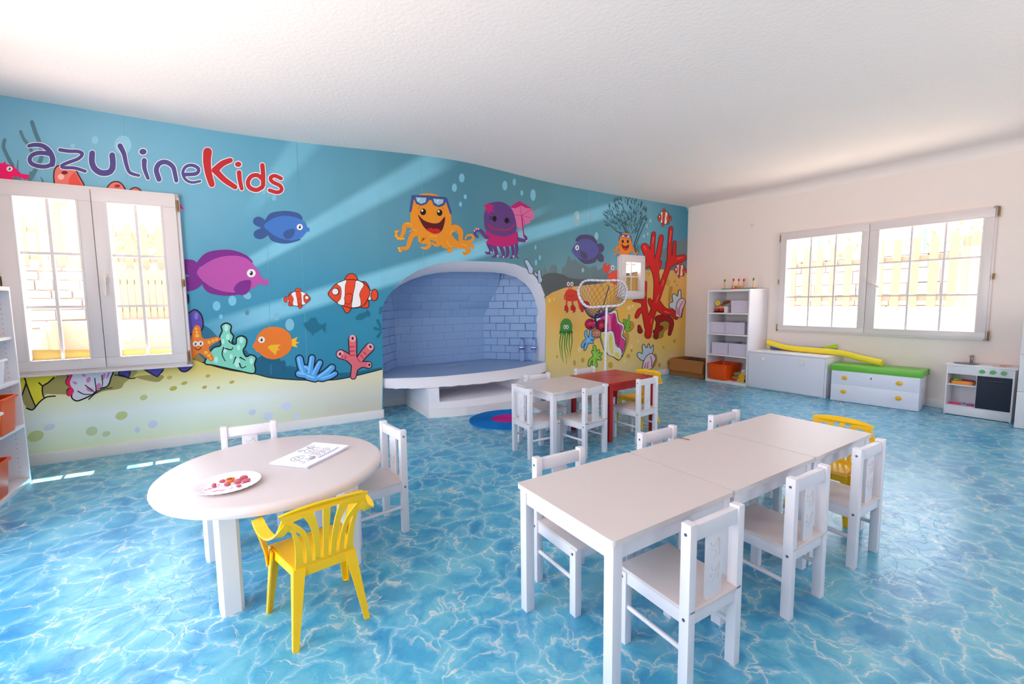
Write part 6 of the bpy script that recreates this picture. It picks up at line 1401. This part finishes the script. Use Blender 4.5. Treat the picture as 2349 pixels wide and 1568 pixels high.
def lbin(kind, y, z, label, group, dx=-0.205):
    if kind == 'o': o = bin_mesh('plastic_bin', orange, 0.27, 0.40, 0.225)
    else: o = bin_mesh('plastic_bin', mat('white_bin_plastic', (236, 232, 236), 0.4), 0.27, 0.40, 0.16)
    o.rotation_euler = (0, 0, pi/2); o.location = (-1.27+dx+0.02, y, z); tag(o, label, 'bin', group)
lbin('w', 3.905, 0.7005, 'white plastic box on the left shelf, above the orange bins', 'bins in the left shelf')
lbin('o', 3.93, 0.4025, 'orange plastic bin on the middle shelf at the left edge', 'bins in the left shelf', -0.185)
lbin('w', 3.66, 0.4025, 'white plastic box beside the orange bin on the left middle shelf', 'bins in the left shelf', -0.17)
lbin('o', 3.80, 0.0325, 'orange plastic bin on the bottom shelf at the left edge', 'bins in the left shelf')
mb = MB(); mb.tube([(0, 0, 0), (0, 0, 0.15)], 0.035, mat('toy_lime', (130, 200, 60), 0.4), 14); mb.tube([(0, 0, 0.15), (0, 0, 0.19)], 0.02, orange, 12); o = mb.build('toy_bottle'); o.location = (-1.335, 4.00, 1.3115); tag(o, 'green and orange toy bottle on top of the left shelf', 'toy')
mb = MB(); mb.box((-0.006, -0.10, 0), (0.006, 0.10, 0.75), mat('raw_plywood', (226, 196, 156), 0.7)); o = mb.build('plywood_board'); o.location = (-1.352, 4.335, 0.0); tag(o, 'thin plywood board standing behind the left shelf', 'board')

# ------------------------------------------------------------------ outside the left window
grass = mat('grass', (160, 176, 140), 0.9, 0.1, var=0.5, bscale=30); terr = mat('terracotta_render', (176, 142, 122), 0.9, 0.1); stone = mat('pale_stone', (176, 160, 150), 0.9, 0.1, bump=0.6, bscale=10, var=0.15); pine = mat('pine_wood', (150, 126, 104), 0.8, 0.1, var=0.12, bscale=9)
mb = MB(); mb.box((-9, 6.2, -0.1), (0.9, 30, 0.40), grass); g = mb.build('lawn'); tag(g, 'green lawn outside the left window', 'lawn', kind='structure')
mb = MB(); mb.box((-2.55, 10.0, 0.36), (2.5, 10.25, 0.93), terr, bev=0.01); mb.box((-5, 9.3, 0.36), (-2.55, 9.6, 0.80), terr, bev=0.01); mb.box((-2.62, 9.6, 0.36), (-2.5, 10.05, 0.93), terr)
o = mb.build('garden_wall'); tag(o, 'low terracotta garden wall at the end of the lawn outside the left window', 'wall')
mb = MB(); mb.box((-0.10, -0.02, -0.05), (0.10, 0.0, 0.05), lam, bev=0.004)
for k in range(4): mb.box((-0.085, -0.026, -0.035+k*0.02), (0.085, -0.02, -0.027+k*0.02), steel)
o = mb.build('wall_vent'); o.location = (-1.72, 9.999, 0.60); tag(o, 'small white vent grille on the terracotta garden wall', 'vent')
def stones(mb, x0, x1, z0, z1, y0, y1, L_, H_, seed):
    rr = random.Random(seed); z = z0
    while z < z1-0.02:
        hh = H_*rr.uniform(0.7, 1.25); x = x0-rr.uniform(0, L_)
        while x < x1:
            l = L_*rr.uniform(0.6, 1.4); a, b_ = max(x0, x), min(x1, x+l)
            if b_-a > 0.04: mb.box((a+0.006, y0-rr.uniform(0, 0.04)-0.01*(rr.random() < 0.3), z+0.006), (b_-0.006, y1, min(z1, z+hh)-0.006), stone, bev=0.02)
            x += l
        z += hh
mb = MB(); stones(mb, -6, -1.9, 0.8, 1.86, 10.9, 11.3, 0.34, 0.17, 1); mb.box((-6, 10.915, 0.4), (3.5, 11.3, 1.84), stone); o = mb.build('stone_wall'); tag(o, 'dry stone retaining wall below the upper picket fence', 'wall')
def fence(name_label, x0, x1, y, z0, z1, step, w, rails, M=None, posts=()):
    t = thing('picket_fence', name_label, 'fence', (x0, y, z0)); 
    if M: t.matrix_world = M
    L_ = x1-x0; H_ = z1-z0; n = int(L_/step); first = None
    pts = [(-w/2, 0), (w/2, 0), (w/2, H_-w*0.45), (w*0.3, H_-w*0.15), (0, H_), (-w*0.3, H_-w*0.15), (-w/2, H_-w*0.45)]
    mb = MB(); mb.prism(pts, 0, 0.022, pine, M=T(0, 0, 0, 0, 0, pi/2)); first = mb.build('picket', t)
    rr = random.Random(int(y*10))
    for i in range(1, n+1):
        c = first.copy(); COL.objects.link(c); c.parent = t; c.location = (i*step, 0, rr.uniform(-0.015, 0.015))
    for rz_ in rails: mb = MB(); mb.box((-step/2, 0.001, rz_-0.04), (n*step+step/2, 0.045, rz_+0.04), pine); mb.build('rail', t)
    for px in posts: mb = MB(); mb.box((px-0.045, 0.002, 0), (px+0.045, 0.09, H_-0.06), pine); mb.build('post', t)
fence('lower wooden picket fence standing on the terracotta garden wall', -2.15, 1.3, 10.15, 0.93, 1.83, 0.095, 0.078, (0.18, 0.66))
fence('upper wooden picket fence on top of the stone wall outside the left window', -3.6, 1.2, 11.1, 1.84, 2.74, 0.235, 0.125, (0.2, 0.68), posts=(1.6, 3.2))
# palms behind the fence
leafm = mat('palm_leaf', (150, 176, 60), 0.6, 0.3); trunkm = mat('palm_trunk', (150, 128, 112), 0.9, 0.1, bump=1.0, bscale=14, var=0.3)
def palm(x, y, z0, zt, r, label, seed, L_=1.3, nf=22):
    t = thing('palm_tree', label, 'palm', (x, y, z0)); rr = random.Random(seed); H_ = zt-z0
    mb = MB(); P = []
    k = int(H_/0.12)
    mb.lathe([(r*(1+0.12*(i % 2)), H_*i/k) for i in range(k+1)], trunkm, 14); mb.build('trunk', t)
    mb = MB()
    for i in range(nf):
        a = 2*pi*i/nf+rr.uniform(-0.2, 0.2); up = rr.uniform(0.1, 1.1); l = L_*rr.uniform(0.8, 1.1); prev = None
        spine = [Vector((cos(a)*l*s_*math.cos(up*(1-s_)), sin(a)*l*s_*math.cos(up*(1-s_)), H_+l*(math.sin(up)*s_-0.75*s_*s_))) for s_ in [q/9 for q in range(10)]]
        side = Vector((-sin(a), cos(a), 0))
        for j in range(9):
            p, q = spine[j], spine[j+1]; wd = 0.26*l*math.sin(pi*(j+0.7)/10.5)
            for s_ in (-1, 1):
                for m_ in range(2):
                    o_ = p.lerp(q, m_*0.5); e_ = o_+side*s_*wd+(q-p)*1.1+Vector((0, 0, -0.08*l)); w_ = (q-p)*0.22
                    mb.faces([o_, o_+w_, e_], [(0, 1, 2)], leafm)
        mb.tube(spine, 0.012, leafm, 4)
    mb.build('fronds', t)
palm(-3.05, 12.6, 1.84, 4.6, 0.19, 'tall palm trunk behind the upper picket fence, leftmost palm', 1)
palm(-2.1, 15.2, 0.4, 2.75, 0.14, 'short leafy palm behind the upper picket fence, middle palm', 2, 0.95)
palm(-1.25, 12.4, 1.84, 2.45, 0.12, 'short palm behind the fence seen through the right sash', 3, 1.0)

# ------------------------------------------------------------------ outside the right window and the small window
ground = mat('pale_paving', (210, 196, 178), 0.9, 0.1)
mb = MB(); mb.box((6.9, -6, -0.1), (20, 5.7, 0.02), ground); o = mb.build('terrace'); tag(o, kind='structure')
mb = MB(); mb.box((8.4, -4, 0.0), (8.65, 8, 1.02), mat('cream_render', (204, 194, 178), 0.9, 0.1), bev=0.01); o = mb.build('garden_wall'); tag(o, 'low cream garden wall under the picket fence outside the right window', 'wall')
MF = T(8.5, 5.9, 1.02, R(-90))
fence('wooden picket fence on the cream garden wall outside the right window', 0, 6.2, 0.7, 1.02, 2.06, 0.21, 0.10, (0.14, 0.72), M=MF, posts=(1.9, 3.9))
t = thing('stone_wall', 'rough stone wall behind the fence outside the right window', 'wall', (10.2, 7.0, 0), R(-90))
mb = MB(); stones(mb, 0, 9, 0.6, 1.95, 0.0, 0.4, 0.42, 0.22, 5); mb.box((0, 0.012, 0), (9, 0.4, 1.9), stone); mb.build('stonework', t)
t = thing('chain_link_fence', 'green chain link fence on top of the stone wall', 'fence', (10.4, 7.0, 1.9), R(-90))
lk = mat('green_wire', (110, 130, 124), 0.5)
for k in range(5): mb = MB(); mb.tube([(0.6+k*1.7, 0, 0), (0.6+k*1.7, 0, 1.2)], 0.03, lk, 8); mb.build('fence_post', t)
mb = MB()
for k in range(64):
    x = k*0.14; mb.tube([(x, 0, 0), (x+1.1, 0, 1.1)], 0.005, lk, 3, cap=False); mb.tube([(x+1.1, 0, 0), (x, 0, 1.1)], 0.005, lk, 3, cap=False)
mb.build('wire_mesh', t)
bush = mat('hedge_leaf', (130, 160, 80), 0.7, 0.2, var=0.4, bscale=20)
for i, (y, z, r) in enumerate(((5.0, 1.0, 1.0), (2.9, 1.1, 1.05), (0.6, 1.2, 1.15))):
    rr = random.Random(i); mb = MB()
    for k in range(900):
        d_ = Vector((rr.gauss(0, 1), rr.gauss(0, 1), rr.gauss(0, 1))).normalized()*r*(0.6+0.4*rr.random()); d_.z *= 2.0; d_.z += r; e1 = Vector((rr.gauss(0, 1), rr.gauss(0, 1), rr.gauss(0, 1))).normalized()*0.09; e2 = e1.cross(d_).normalized()*0.035
        mb.faces([d_-e2, d_+e1, d_+e2, d_-e1*0.4], [(0, 1, 2, 3)], bush)
    o = mb.build('shrub'); o.location = (12.2, y, 0); tag(o, ('leafy shrub behind the chain link fence, leftmost', 'leafy shrub behind the chain link fence, middle', 'leafy shrub behind the chain link fence, rightmost')[i], 'shrub', 'shrubs behind the chain link fence')
mb = MB(); stones(mb, 8.0, 9.4, 0.3, 2.6, 8.6, 8.9, 0.4, 0.22, 9); mb.box((8.0, 8.75, 0), (9.4, 8.9, 2.6), stone); o = mb.build('stone_wall'); tag(o, 'stone wall seen through the small square window', 'wall')
mb = MB(); mb.box((8.6, 7.8, 0.0), (9.6, 7.9, 2.8), mat('cream_render', (204, 194, 178), 0.9, 0.1)); o = mb.build('cream_pillar'); tag(o, 'cream rendered pillar seen through the small window', 'pillar')
